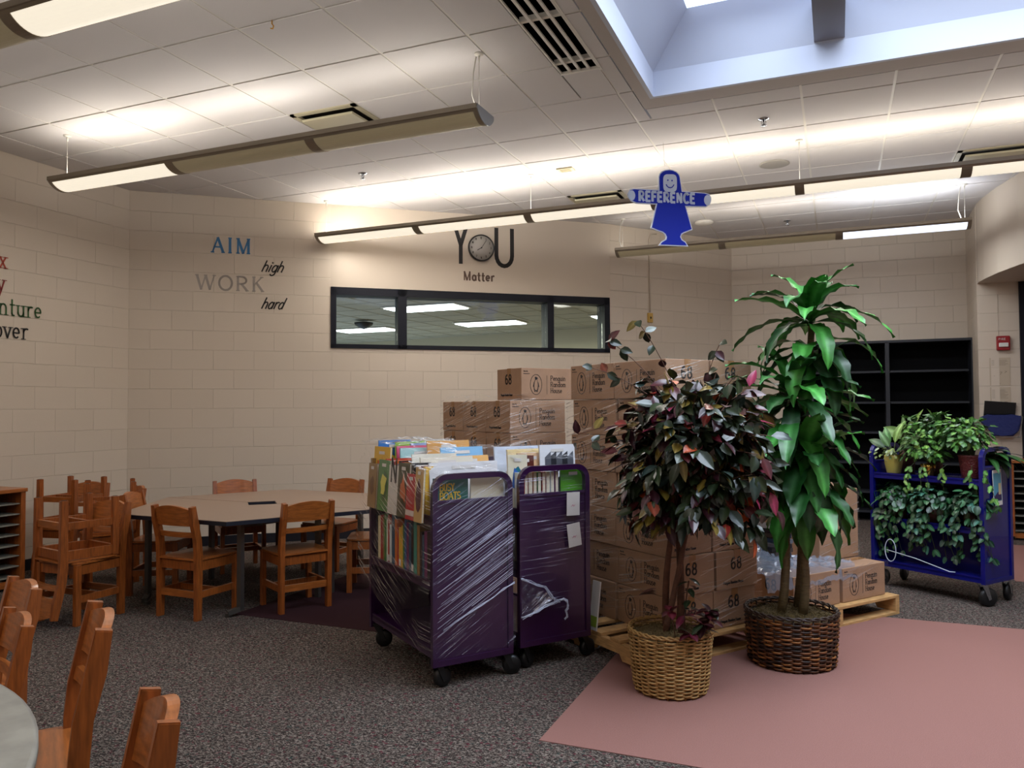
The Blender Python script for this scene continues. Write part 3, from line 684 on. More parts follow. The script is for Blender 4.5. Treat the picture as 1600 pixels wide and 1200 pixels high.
o = tag(MB().box((0, 0, 0), (.3, .02, .2), (.1, .08, 0)).build('clipboard', mat('black_folder', '08090a', .4), None, (1.66, 10.085, 1.36)), 'black folder standing in the blue pouch', 'folder')

# ================================================================= bookcase on far wall
bc = thing('bookcase', 'tall empty dark grey metal bookcase against the far wall', 'bookcase', (-.32, 10.58, 0))
BCM = mat('bookcase_grey', '1b1e26', .5); Hb = 2.2
mb = MB(); mb.box((.91, .28, Hb/2), (1.8, .01, Hb)); mb.build('back_panel', mat('bookcase_back', '060608', .8, spec=.1), bc)
for x in (0, .87, 1.79): MB().box((x+.02, .14, Hb/2), (.045, .3, Hb)).build('upright', BCM, bc)
MB().box((.91, .14, Hb+.008), (1.84, .3, .03)).build('top', BCM, bc)
for z in (.12, .36, .72, 1.09, 1.46, 1.84):
    for x0 in (.04, .92): MB().box((x0+.42, .145, z), (.84, .27, .025)).build('shelf', BCM, bc)

# ================================================================= tray cabinets
def tray_cabinet(label, loc, rz, w_, d_, h, n):
    t = thing('tray_cabinet', label, 'cabinet', loc, rz, 'wooden tray cabinets')
    mb = MB(); mb.box((w_/2, d_/2, h-.015), (w_+.02, d_+.02, .03), bev=.004); mb.build('top', WOODT, t)
    for x in (.02, w_-.02): MB().box((x, d_/2, (h-.03)/2+.02), (.04, d_, h-.07), bev=.003).build('side_panel', WOOD, t)
    MB().box((w_/2, d_-.01, h/2), (w_-.08, .015, h-.08)).build('back_panel', mat('cabinet_dark', '0c0a09', .8), t)
    MB().box((w_/2, .03, .05), (w_-.08, .03, .05)).build('bottom_rail', WOODT, t); MB().box((w_/2, .2, .015), (w_-.1, .3, .03)).build('plinth', DARKM, t)
    st = (h-.14)/n
    for k in range(n): MB().box((w_/2, d_/2, .1+st*k), (w_-.08, d_-.03, .008)).build('tray_shelf', mat('tray_grey', '7d7a70', .6), t)
tray_cabinet('wooden tray cabinet with thin grey shelves at the left edge', (-6.03, 3.3, 0), RAD(90), .99, .5, .8, 8)
tray_cabinet('wooden tray cabinet with thin shelves at the right edge behind the blue cart', (1.66, 9.62, 0), 0, 1.1, .4, .84, 9)

# ================================================================= chairs
def make_chair(label):
    t = thing('school_chair', label, 'chair', (0, 0, 0), 0, 'orange wooden school chairs')
    for s_ in (-1, 1):
        x = s_*.175
        prof = [(-.198, 0), (-.152, 0), (-.15, .44), (-.16, .54), (-.186, .66), (-.21, .772), (-.25, .765), (-.238, .66), (-.208, .54), (-.2, .44)]
        lg = MB().prism(prof, x-.017, x+.017, 'YZ', bev=.003).build('rear_post', WOOD, t)
        MB().box((x, -.175, .001), (.02, .03, .006)).build('glide', DARKM, lg)
        lg = MB().box((x, .165, .199), (.034, .04, .398), bev=.003).build('leg', WOOD, t)
        MB().box((x, .165, .001), (.02, .025, .006)).build('glide', DARKM, lg)
    N = 10; top = []; bot = []
    mb = MB(); poly = []
    # seat: dished slab with rounded corners
    sp_ = [(-.16, -.15), (-.16, -.2), (.16, -.2), (.16, -.15), (.19, -.15), (.2, .12), (.185, .175), (.15, .19), (-.15, .19), (-.185, .175), (-.2, .12), (-.19, -.15)]
    mb.prism(sp_, .398, .414, 'XY', bev=.004); mb.build('seat', WOODT, t)
    mb = MB()
    for s_ in (-1, 1): mb.box((s_*.175, -.005, .362), (.022, .31, .06))
    mb.box((0, .165, .362), (.32, .022, .06)); mb.box((0, -.17, .362), (.32, .022, .06)); mb.build('seat_frame', WOOD, t)
    mb = MB()
    for s_ in (-1, 1): mb.box((s_*.175, -.005, .17), (.02, .31, .045))
    mb.box((0, -.0, .17), (.33, .02, .04)); mb.build('stretcher', WOOD, t)
    MB().box((0, -.175, .17), (.32, .02, .045)).build('rear_rail', WOODT, t)
    def curved(z0, z1, arch, yb, th, nm, rake):
        mb = MB(); K = 12; g = []
        for i in range(K+1):
            q = -1+2*i/K; x = q*.16; yc = yb-.022*(1-q*q); ztop = z1+arch*(1-q*q)
            y1_ = yc-rake*(ztop-z0)
            g.append(((x, yc+th/2, z0), (x, yc-th/2, z0), (x, y1_-th/2, ztop), (x, y1_+th/2, ztop)))
        V = [[mb.bm.verts.new(p) for p in r] for r in g]
        for A, B in zip(V, V[1:]):
            for k in range(4): mb.bm.faces.new((A[k], A[(k+1) % 4], B[(k+1) % 4], B[k]))
        mb.bm.faces.new(V[0]); mb.bm.faces.new(V[-1][::-1]); mb.build(nm, WOODT, t)
    curved(.635, .745, .03, -.205, .024, 'crest_rail', .2)
    curved(.555, .59, .0, -.182, .018, 'back_slat', .2)
    return t
proto = make_chair('wooden chair with its back to us at the near left side of the hexagonal table')
HC = Vector((-4.26, 5.0, 0))
def chair(loc, rot, label, scale=None, first=[True]):
    if first[0]:
        first[0] = False; proto.location = loc; proto.rotation_euler = rot if isinstance(rot, tuple) else (0, 0, rot); proto['label'] = label; return proto
    return dup(proto, loc, rot, label, None, scale)
chair((-4.165, 4.24, 0), RAD(-2), 'wooden chair with its back to us at the front left of the hexagonal table')
def rotc(px, py, a):   # origin offset so that rear posts centre lands at px,py
    return (px-(-sin(a))*-.17-0, py-cos(a)*-.17, 0)
def place_back(px, py, deg, label, **k):
    a = RAD(deg); f = Vector((-sin(a), cos(a), 0)); p = Vector((px, py, 0))+f*.18
    return chair(p, a, label, **k)
place_back(-3.49, 4.55, 61, 'wooden chair at the front right side of the hexagonal table beside the purple cart')
place_back(-5.11, 4.56, -62, 'wooden chair side-on at the left end of the hexagonal table')
place_back(-5.10, 5.63, -127, 'wooden chair whose backrest shows over the far left edge of the hexagonal table')
place_back(-4.23, 6.06, 180, 'wooden chair at the far edge of the hexagonal table beside the wrapped books')
place_back(-3.28, 5.42, 118, 'wooden chair half hidden behind the wrapped purple cart')
# stacks: lower chair upright, upper chair upside down
lo_ = (-4.82, 3.83)
chair((lo_[0], lo_[1], 0), RAD(180), 'lower upright chair of the near stack beside the tray cabinet')
chair((-4.82, 3.80, .828), (0, pi, RAD(-12)), 'upside-down chair on top of the near stack, legs in the air')
chair((-5.62, 4.72, 0), RAD(150), 'lower upright chair of the stack behind the near stack')
chair((-5.62, 4.74, .828), (0, pi, RAD(-40)), 'upside-down chair on the stack behind the near stack')
chair((-6.2, 4.82, 0), RAD(-170), 'lower chair of the stack in the corner behind the tray cabinet')
chair((-6.2, 4.84, .828), (0, pi, RAD(10)), 'upside-down chair of the stack in the corner behind the tray cabinet')
# near row around the foreground table
def near(cx, cy, deg, label, sc):
    a = RAD(deg); f = Vector((-sin(a), cos(a), 0)); p = Vector((cx, cy, 0))+f*.25*(sc if not isinstance(sc, tuple) else sc[1]); chair(p, a, label, scale=sc)
near(-2.60, 1.85, 180-26, 'second of the foreground chairs from the left edge', .93)
near(-2.02, 1.695, 180-36, 'foreground chair seen edge-on with a tall narrow back', 1.06)
near(-1.29, 1.235, 180-34, 'foreground chair nearest the camera at the bottom of the picture', (.62, 1.03, 1.06))
near(-3.02, 2.17, 180-22, 'farthest of the foreground chairs, cut off by the left edge', .95)

# ================================================================= hexagonal table: two trapezoid halves
LAM = mat('taupe_laminate', '8d7664', .4, noise=.08, nscale=200); EDGE = mat('navy_edge_band', '0d1120', .5)
def hexv(k): a = RAD(60*k-2); return Vector((HC.x+1.04*cos(a), HC.y+1.04*sin(a)))
cu = Vector((cos(RAD(-2)), sin(RAD(-2)))); cv = Vector((-cu.y, cu.x)); c2 = Vector((HC.x, HC.y)); hh = .15
for nm, vs, sgn, lb in (('trapezoid_table', [3, 4, 5, 0], -1, 'near half of the taupe hexagonal table'), ('trapezoid_table', [0, 1, 2, 3], 1, 'far half of the taupe hexagonal table')):
    t = thing(nm, lb, 'table', (HC.x, HC.y, 0), 0, 'trapezoid tables pushed together')
    P_ = [hexv(k)-c2+cv*sgn*.004 for k in vs]
    notch = [cu*hh*sgn*-1*-1, cv*sgn*hh, -cu*hh*sgn]
    # polygon order: vs[0]..vs[-1], then seam back with half square hole
    e0, e1 = P_[-1], P_[0]
    dr = (e1-e0).normalized()
    seam = [e0+dr*((e1-e0).length/2-hh), cv*sgn*hh, e0+dr*((e1-e0).length/2+hh)]
    poly = [tuple(p) for p in P_]+[tuple(p) for p in seam]
    MB().prism(poly, .652, .672, 'XY').build('tabletop', LAM, t)
    MB().prism(offset_poly(poly, -.004), .642, .669, 'XY').build('edge_band', EDGE, t)
    for s_ in (-1, 1):
        b_ = cu*s_*.62+cv*sgn*.08; e_ = cu*s_*.42+cv*sgn*.8
        if sgn < 0 and s_ > 0: e_ = cu*.44+cv*sgn*.82
        mb = MB(); mid = (b_*.3+e_*.7); lp = e_*.86+b_*.14; lq = b_
        mb.box((lp.x, lp.y, .34), (.035, .035, .6)); mb.box((lq.x, lq.y, .34), (.035, .035, .6))
        mb.bar((lp.x, lp.y, .05), (e_.x*.96, e_.y*.96, .03), .04, .03); mb.bar((lp.x, lp.y, .62), (lq.x, lq.y, .62), .03, .03);
        mb.box((e_.x*.94, e_.y*.94, .012), (.035, .035, .024)); mb.box((lq.x, lq.y, .02), (.035, .035, .04))
        mb.build('leg_frame', STEEL, t)
# papers / books low under the table: none visible enough
# foreground table
t = thing('round_table', 'grey laminate tabletop cut off at the bottom left corner', 'table', (-2.356, .241, 0))
MB().lathe([(1.17, .67), (1.2, .675), (1.2, .695), (1.19, .7)], 96).build('tabletop', mat('grey_laminate', '8f8b80', .35, noise=.25, nscale=14), t)
MB().tube([(0, 0, .02), (0, 0, .67)], .05, 16).build('pedestal', STEEL, t)
mb = MB(); [mb.bar((0, 0, .05), (.5*cos(a), .5*sin(a), .02), .06, .03) for a in (0, pi/2, pi, 3*pi/2)]; mb.build('base', STEEL, t)

# ================================================================= pallet frame of reference
ANG = RAD(53.5); U2 = Vector((cos(ANG), sin(ANG), 0)); V2 = Vector((-sin(ANG), cos(ANG), 0)); O2 = Vector((-.99, 4.137, 0))
def st(s, t, z=0): return O2+U2*s+V2*t+Vector((0, 0, z))
def pallet(label, s0, t0, L, Wd):     # L along U, Wd along V
    t = thing('wooden_pallet', label, 'pallet', st(s0, t0), ANG, 'wooden pallets')
    for k in range(3):
        y = .02+(Wd-.04)*k/2
        mb = MB()                      # notched stringer
        mb.prism([(0, .02), (.14*L, .02), (.16*L, .055), (.36*L, .055), (.38*L, .02), (.62*L, .02), (.64*L, .055), (.84*L, .055), (.86*L, .02), (L, .02), (L, .11), (0, .11)], y-.02, y+.02)
        mb.build('stringer', PINE, t)
    n = 7
    for k in range(n):
        x = .045+(L-.09)*k/(n-1)
        MB().box((x, Wd/2, .12), (.09, Wd, .018), bev=.002).build('deck_board', PINE, t)
    for x in (.045, L/2, L-.045): MB().box((x, Wd/2, .009), (.09, Wd, .018), bev=.002).build('bottom_board', PINE, t)
    return t
def pallet_v(label, s0, t0, L, Wd):   # boards run along U (stringers along V)
    t = thing('wooden_pallet', label, 'pallet', st(s0, t0), ANG, 'wooden pallets')
    for k in range(3):
        x = .02+(L-.04)*k/2
        MB().prism([(0, .02), (.14*Wd, .02), (.16*Wd, .055), (.36*Wd, .055), (.38*Wd, .02), (.62*Wd, .02), (.64*Wd, .055), (.84*Wd, .055), (.86*Wd, .02), (Wd, .02), (Wd, .11), (0, .11)], x-.02, x+.02, 'YZ').build('stringer', PINE, t)
    for k in range(7):
        y = .045+(Wd-.09)*k/6
        MB().box((L/2, y, .12), (L, .09, .018), bev=.002).build('deck_board', PINE, t)
    for y in (.045, Wd/2, Wd-.045): MB().box((L/2, y, .009), (L, .09, .018), bev=.002).build('bottom_board', PINE, t)
    return t
pallet_v('wooden pallet under the tall wrapped carton stack behind the pale basket', 0, 0, 1.0, 1.15)
pallet_v('wooden pallet under the low cartons at the right', 1.04, 0, 1.24, 1.0)
pallet_v('wooden pallet under the left carton stack behind the purple carts', -.1, 1.27, 1.0, 1.1)

# ================================================================= cartons
BL_, BW_, BH_ = .46, .345, .2235
def carton_parts():
    mb = MB(); mb.box((0, 0, BH_/2), (BL_-.006, BW_-.006, BH_-.003), bev=.004)
    mb.box((0, 0, BH_-.002), (BL_-.012, .003, .002))
    body = mb.mesh('carton_body', CARD)
    mb = MB(); mb.box((0, 0, BH_), (BL_-.01, .05, .0012))
    for s_ in (-1, 1): mb.box((s_*(BL_/2-.0025), 0, BH_-.03), (.0012, .05, .06))
    tape = mb.mesh('carton_tape', TAPE)
    mb = MB(); y = -BW_/2+.0022
    def side(mb):
        # oval ring
        P_ = oval(-.108, .107, .047, .07, 28); 
        for k in range(28): mb.ribbon([P_[k], P_[(k+1) % 28]], .0035, -.0012, 0)
        Q = lambda L: [(-.108+x*.00125, .103+z*.00125) for x, z in L]
        mb.prism(Q([(-8, 44), (0, 47), (8, 42), (13, 38), (7, 35), (8, 26), (16, 12), (20, -8), (17, -14), (15, -4), (14, -22), (9, -33), (11, -38), (2, -38), (1, -33), (-4, -33), (-5, -38), (-13, -38), (-10, -33), (-15, -22), (-15, -4), (-19, -14), (-20, -6), (-15, 14), (-8, 26), (-6, 34)]), -.0012, 0)
        mb.ribbon([(-.018, .04), (-.018, .172)], .002, -.0012, 0)
        for k, w_ in enumerate(('Penguin', 'Random', 'House')): text(mb, w_, .012, .135-.043*k, .034, .0042, -.0012, 0, serif=.1, sx=.92, track=.04)
        text(mb, 'Item No', -.21, .195, .009, .0014, -.0012, 0); text(mb, 'Qty 34', -.21, .178, .009, .0014, -.0012, 0) if 'Q' in G else mb.ribbon([(-.21, .182), (-.16, .182)], .004, -.0012, 0)
    def end(mb):
        text(mb, '68', -.05, .115, .064, .0105, -.0012, 0, sx=1.05, track=.12)
        text(mb, 'Penguin Random House', -.115, .03, .015, .004, -.0012, 0, sx=.95)
    belly = MB()
    bmw = lambda L: [(-.108+x*.00125, .103+z*.00125) for x, z in L]
    for rot, dist, fn in ((0, BW_/2, side), (180, BW_/2, side), (90, BL_/2, end), (-90, BL_/2, end)):
        m2 = MB(); fn(m2)
        Mx = Matrix.Rotation(RAD(rot), 4, 'Z') @ Matrix.Translation((0, -dist+.003, 0))
        bmesh.ops.transform(m2.bm, matrix=Mx, verts=m2.bm.verts[:]); tmp = bpy.data.meshes.new('t'); m2.bm.to_mesh(tmp); mb.bm.from_mesh(tmp); bpy.data.meshes.remove(tmp); m2.bm.free()
        if fn is side:
            m3 = MB(); m3.prism(bmw([(-3, 30), (4, 30), (9, 18), (11, 0), (9, -18), (3, -29), (-5, -29), (-11, -18), (-12, 0), (-9, 18)]), -.0018, -.0011)
            bmesh.ops.transform(m3.bm, matrix=Mx, verts=m3.bm.verts[:]); tmp = bpy.data.meshes.new('t'); m3.bm.to_mesh(tmp); belly.bm.from_mesh(tmp); bpy.data.meshes.remove(tmp); m3.bm.free()
    return body, tape, mb.mesh('carton_print', INK), belly.mesh('carton_badge', CARD)
CB, CT, CP, CG = carton_parts()
def carton(s, t, z, rot, label, group):
    o = thing('cardboard_carton', label, 'box', st(s, t, z)+Vector((random.uniform(-.004, .004), random.uniform(-.004, .004), 0)), ANG+RAD(rot)+random.uniform(-.012, .012), group)
    link('body', CB, o); link('tape', CT, o); p = link('printing', CP, o); link('badge', CG, p)
    return o
ORD = ['bottom', 'second', 'third', 'fourth', 'fifth', 'sixth', 'seventh']
for k in range(7):                       # tall stack: logos face the carts, 68s face the baskets
    z = .1295+BH_*k; top = 'top' if k == 6 else ORD[k]
    for (s, t, nm) in ((.24+.172, .28, 'near corner'), (.24+.172, .28+.465, 'far left column'), (.24+.172+.35, .28, 'right column')):
        carton(s+(.01 if k % 2 else 0), t-(.012 if k % 2 else 0), z, -90, f'carton in the {nm} of the tall stack, {top} layer', 'cartons of the tall wrapped stack')
for k in range(6):                       # left stack behind the carts: 68s face left, logos face right
    z = .1295+BH_*k; top = 'top' if k == 5 else ORD[k]
    for c_, nm in enumerate(('nearest', 'middle', 'farthest')):
        carton(-.04+.23, 1.29+.175+.35*c_, z, 0, f'carton in the {nm} column of the left stack, {top} layer', 'cartons of the left stack')
carton(.06+.23, 1.475, .1295+BH_*6+.004, 0, 'single carton resting on top of the left stack', 'cartons of the left stack')
carton(1.98, .22, .1295, 0, 'low carton with logo on the right end of the right pallet', 'cartons on the right pallet')
carton(1.50, .22, .1295, 0, 'low carton under the crumpled film behind the dark basket', 'cartons on the right pallet')
carton(1.50, .60, .1295, 0, 'low carton in the second row behind the crumpled film', 'cartons on the right pallet')
carton(1.98, .60, .1295, 0, 'low carton hidden under the big plain box', 'cartons on the right pallet')
t = thing('plain_carton', 'big plain cardboard box wrapped in film on the low cartons at the right', 'box', st(2.02, .47, .356), ANG)
MB().box((0, 0, .24), (.42, .40, .48), bev=.006).build('body', CARD, t); MB().box((0, 0, .481), (.42, .06, .002)).build('tape', TAPE, t)
t = thing('plain_carton', 'tan box behind the big plain box beside the blue cart', 'box', st(2.06, .87, .1295), ANG)
MB().box((0, 0, .3), (.36, .2, .6), bev=.006).build('body', CARD, t)
t = thing('plain_carton', 'pale flat box on top of the big wrapped box', 'box', st(1.98, .5, .84), ANG+.1)
MB().box((0, 0, .05), (.34, .3, .1), bev=.005).build('body', mat('cardboard_pale', 'b99a80', .7), t)
# vase with straw and magazines on the low cartons
t = thing('planter_vase', 'cream and black vase with dry straw on the low cartons', 'vase', st(1.53, .42, .356))
MB().lathe([(.001, 0), (.075, 0), (.08, .02), (.088, .1)], 28).build('base', mat('vase_black', '15161a', .25), t)
MB().lathe([(.088, .1), (.095, .2), (.09, .21), (.075, .2), (.001, .19)], 28).build('body', mat('vase_cream', 'b3a184', .3), t)
mb = MB()
for k in range(60):
    a = random.uniform(0, 2*pi); r_ = random.uniform(0, .06); b = random.uniform(0, 2*pi)
    mb.tube([(r_*cos(a), r_*sin(a), .19), (r_*cos(a)+.03*cos(b), r_*sin(a)+.03*sin(b), .25+random.uniform(-.02, .04)), (r_*cos(a)+.08*cos(b), r_*sin(a)+.08*sin(b), .24)], .0022, 4, caps=False)
mb.build('straw', mat('straw', '9c8455', .8), t)['kind'] = 'stuff'
t = thing('magazine_pile', 'pile of dark wrapped magazines leaning behind the dracaena trunks', 'magazines', st(1.38, .38, .356), ANG+.2)
for k in range(9): MB().box((random.uniform(-.01, .01), random.uniform(-.01, .01), .02+.03*k), (.24, .3, .026), (0, 0, random.uniform(-.08, .08))).build('magazine', mat('mag_%d' % (k % 4), ['1c222c', '6a6e78', '24405e', '3a3330'][k % 4], .3), t)

# ================================================================= stretch film
def film_mat(name, rot, sx, sz, dens, base=.03, col=(.85, .85, .9), axis='XZ'):
    m = bpy.data.materials.new(name); m.use_nodes = True; nt = m.node_tree
    for n_ in list(nt.nodes): nt.nodes.remove(n_)
    N = nt.nodes.new; L = nt.links.new
    ou = N('ShaderNodeOutputMaterial'); tc = N('ShaderNodeTexCoord'); mp = N('ShaderNodeMapping'); mp.vector_type = 'POINT'
    mp.inputs['Rotation'].default_value = (0, RAD(rot), 0) if axis == 'XZ' else ((RAD(rot), 0, 0) if axis == 'YZ' else (0, 0, RAD(rot)))
    m2 = N('ShaderNodeMapping'); m2.inputs['Scale'].default_value = (sx, sx, sz) if axis != 'XY' else (sx, sz, 1)
    L(tc.outputs['Object'], mp.inputs[0]); L(mp.outputs[0], m2.inputs[0])
    n1 = N('ShaderNodeTexNoise'); n1.inputs['Scale'].default_value = 1; n1.inputs['Detail'].default_value = 5; n1.inputs['Roughness'].default_value = .65; L(m2.outputs[0], n1.inputs['Vector'])
    r1 = N('ShaderNodeMapRange'); r1.inputs[1].default_value = dens; r1.inputs[2].default_value = dens+.07; L(n1.outputs['Fac'], r1.inputs[0])
    n2 = N('ShaderNodeTexNoise'); n2.inputs['Scale'].default_value = 3.5; L(tc.outputs['Object'], n2.inputs['Vector'])
    r2 = N('ShaderNodeMapRange'); r2.inputs[1].default_value = .42; r2.inputs[2].default_value = .6; L(n2.outputs['Fac'], r2.inputs[0])
    mu = N('ShaderNodeMath'); mu.operation = 'MULTIPLY'; L(r1.outputs[0], mu.inputs[0]); L(r2.outputs[0], mu.inputs[1])
    ad = N('ShaderNodeMath'); ad.operation = 'MULTIPLY_ADD'; ad.inputs[1].default_value = .8; ad.inputs[2].default_value = base; L(mu.outputs[0], ad.inputs[0]); ad.use_clamp = True
    tr = N('ShaderNodeBsdfTransparent'); gl = N('ShaderNodeBsdfGlossy'); gl.inputs['Roughness'].default_value = .22; gl.inputs[0].default_value = (*col, 1)
    df = N('ShaderNodeBsdfDiffuse'); df.inputs[0].default_value = (*[c*.75 for c in col], 1)
    bp = N('ShaderNodeBump'); bp.inputs['Strength'].default_value = .9; bp.inputs['Distance'].default_value = .01; L(n1.outputs['Fac'], bp.inputs['Height']); L(bp.outputs[0], gl.inputs['Normal'])
    m1 = N('ShaderNodeMixShader'); m1.inputs[0].default_value = .45; L(gl.outputs[0], m1.inputs[1]); L(df.outputs[0], m1.inputs[2])
    mx = N('ShaderNodeMixShader'); L(ad.outputs[0], mx.inputs[0]); L(tr.outputs[0], mx.inputs[1]); L(m1.outputs[0], mx.inputs[2]); L(mx.outputs[0], ou.inputs[0])
    return m
def film_sheet(mb, p00, p10, p11, p01, nu, nv, amp, seed=0):
    rnd = random.Random(seed); g = []
    n = (p10-p00).cross(p01-p00).normalized()
    for j in range(nv+1):
        row = []
        for i in range(nu+1):
            a, b = i/nu, j/nv
            p = p00*(1-a)*(1-b)+p10*a*(1-b)+p11*a*b+p01*(1-a)*b
            row.append(p+n*amp*rnd.uniform(-1, 1)*(0 if i in (0, nu) else 1))
        g.append(row)
    mb.quads(g)
FS = film_mat('film_streaked', 12, 2.5, 120, .54, .035, (.9, .8, .74)); FV = film_mat('film_diag_end', 30, 2.4, 150, .56, .012, (.82, .82, 1.0)); FW = film_mat('film_side', -22, 2.5, 110, .54, .03, (.8, .72, .68), 'YZ')
FX = film_mat('film_flat', 2, 2.5, 150, .56, .012, (.7, .66, .85)); FT = film_mat('film_top', 20, 9, 40, .53, .04, (.85, .88, .95), 'XY'); FSY = film_mat('film_streaked_left', 14, 2.5, 120, .54, .035, (.9, .8, .74), 'YZ')
# tall stack film, in the stack's local frame
t = thing('stretch_film', 'clear stretch film wound round the tall carton stack', 'plastic wrap', st(0, 0), ANG)
x0, x1, y0, y1, z0, z1 = .222, .96, .025, 1.0, .15, 1.70
mb = MB(); V_ = Vector
film_sheet(mb, V_((x0, y0, z0)), V_((x1, y0, z0)), V_((x1, y0, z1)), V_((x0, y0, z1)), 10, 24, .003, 1); mb.build('right_face', FS, t, solid=False)
mb = MB(); film_sheet(mb, V_((x0, y1, z0)), V_((x0, y0, z0)), V_((x0, y0, z1)), V_((x0, y1, z1)), 10, 24, .003, 2); mb.build('left_face', FSY, t, solid=False)
t = thing('stretch_film', 'clear stretch film wound round the left carton stack', 'plastic wrap', st(0, 0), ANG)
x0, x1, y0, y1, z0, z1 = -.052, .43, 1.275, 2.36, .15, 1.485
mb = MB(); film_sheet(mb, V_((x0, y0, z0)), V_((x1, y0, z0)), V_((x1, y0, z1)), V_((x0, y0, z1)), 8, 20, .003, 3); mb.build('right_face', FS, t, solid=False)
mb = MB(); film_sheet(mb, V_((x0, y1, z0)), V_((x0, y0, z0)), V_((x0, y0, z1)), V_((x0, y1, z1)), 8, 20, .003, 4); mb.build('left_face', FSY, t, solid=False)
mb = MB(); g = []
rnd = random.Random(5)
for j in range(15):
    row = []
    for i in range(9):
        x = x0-.004+(x1-x0)*i/8; y = y0+(y1-y0)*j/14
        row.append(V_((x, y, z1+.006+(.03*rnd.random() if i in (0, 1, 2) or j < 2 else .0))))
    g.append(row)
mb.quads(g); mb.build('top_edge', FT, t, solid=False)
def strands(par, face, n, a0, a1, z0_, z1_, fix, seed):
    rnd = random.Random(seed); mb = MB()
    for k in range(n):
        z = rnd.uniform(z0_, z1_); sl = rnd.choice([.12, .2, -.1, .05, .3]); x = rnd.uniform(a0, a1-.1); x2 = min(a1, x+rnd.uniform(.15, .6)); zb_ = min(z1_, z+(x2-x)*sl)
        p, q = ((x, fix, z), (x2, fix, zb_)) if face == 'x' else ((fix, x, z), (fix, x2, z+(z-zb_)))
        mb.bar(p, q, rnd.choice([.0006, .0009, .0014]), .001, up=(0, 1, 0) if face == 'x' else (1, 0, 0))
    mb.build('folds', mat('film_fold_warm', 'e6d8cc', .15, spec=1, alpha=.5), par)['kind'] = 'stuff'
fl = [o for o in COL.objects if o.name.startswith('stretch_film')]
strands(fl[0], 'x', 60, .22, .96, .2, 1.65, .019, 61); strands(fl[0], 'y', 70, .03, 1.0, .2, 1.65, .216, 62)
strands(fl[1], 'x', 24, -.05, .42, 1.0, 1.46, 1.27, 63); strands(fl[1], 'y', 24, 1.28, 2.35, 1.0, 1.46, -.057, 64)
# low pallet film + crumpled heap
t = thing('stretch_film', 'clear stretch film stretched over the low cartons and the big box', 'plastic wrap', st(0, 0), ANG)
mb = MB(); film_sheet(mb, V_((1.26, .035, .16)), V_((2.22, .035, .16)), V_((2.22, .035, .37)), V_((1.26, .035, .37)), 10, 5, .002, 6)
film_sheet(mb, V_((1.80, .264, .38)), V_((2.235, .264, .38)), V_((2.235, .264, .8)), V_((1.80, .264, .8)), 8, 6, .002, 7); mb.build('sheet', FS, t, solid=False)
t = thing('crumpled_film', 'heap of shiny crumpled clear film behind the dracaena trunks', 'plastic wrap', st(1.42, .25, .36), ANG)
mb = MB(); rnd = random.Random(9); g = []
for j in range(22):
    row = []
    for i in range(30):
        x = -.38+.86*i/29; y = -.2+.36*j/21; h = .17*math.exp(-((x+.16)/.2)**2)*max(0, (y+.2)/.36)+.012
        row.append(V_((x, y, h+rnd.uniform(0, .028)-(.1 if j == 0 else 0))))
    g.append(row)
mb.quads(g, False)
FC = bpy.data.materials.new('film_crumpled'); FC.use_nodes = True; b_ = FC.node_tree.nodes['Principled BSDF']; b_.inputs['Base Color'].default_value = (.35, .4, .5, 1); b_.inputs['Roughness'].default_value = .08; b_.inputs['Alpha'].default_value = .42; b_.inputs['Specular IOR Level'].default_value = 1
mb.build('film', FC, t, solid=False)

# ================================================================= book carts
def rrect(w_, h, r, n=6, x0=0, z0=0):
    P_ = [(x0, z0), (x0+w_, z0)]
    P_ += [(x0+w_-r+r*sin(pi/2*(1-k/n)), z0+h-r+r*cos(pi/2*(1-k/n))) for k in range(n+1)]
    P_ += [(x0+r-r*sin(pi/2*k/n), z0+h-r+r*cos(pi/2*k/n)) for k in range(n+1)]
    return P_
def caster(t, x, y, rw, metal, ang=.3):
    z = rw*2+.02
    c_ = thing('caster', '', ''); del c_['label']; del c_['category']; c_.parent = t; c_.location = (x, y, 0); c_.rotation_euler = (0, 0, ang)
    mb = MB(); mb.box((0, 0, z+.012), (.05, .05, .012)); mb.tube([(0, 0, z), (0, 0, z+.04)], .012, 10)
    for s_ in (-1, 1): mb.prism([(-.02, z+.01), (.022, z+.01), (.05, rw-.01), (.03, rw-.02)], s_*.024-.002, s_*.024+.002)
    mb.box((0, 0, z+.006), (.05, .05, .008)); mb.build('fork', metal, c_)
    MB().lathe([(.008, -.02), (rw*.8, -.02), (rw, -.012), (rw, .012), (rw*.8, .02), (.008, .02)], 28, (.04, 0, rw), axis='Y').build('wheel', RUBBER, c_)
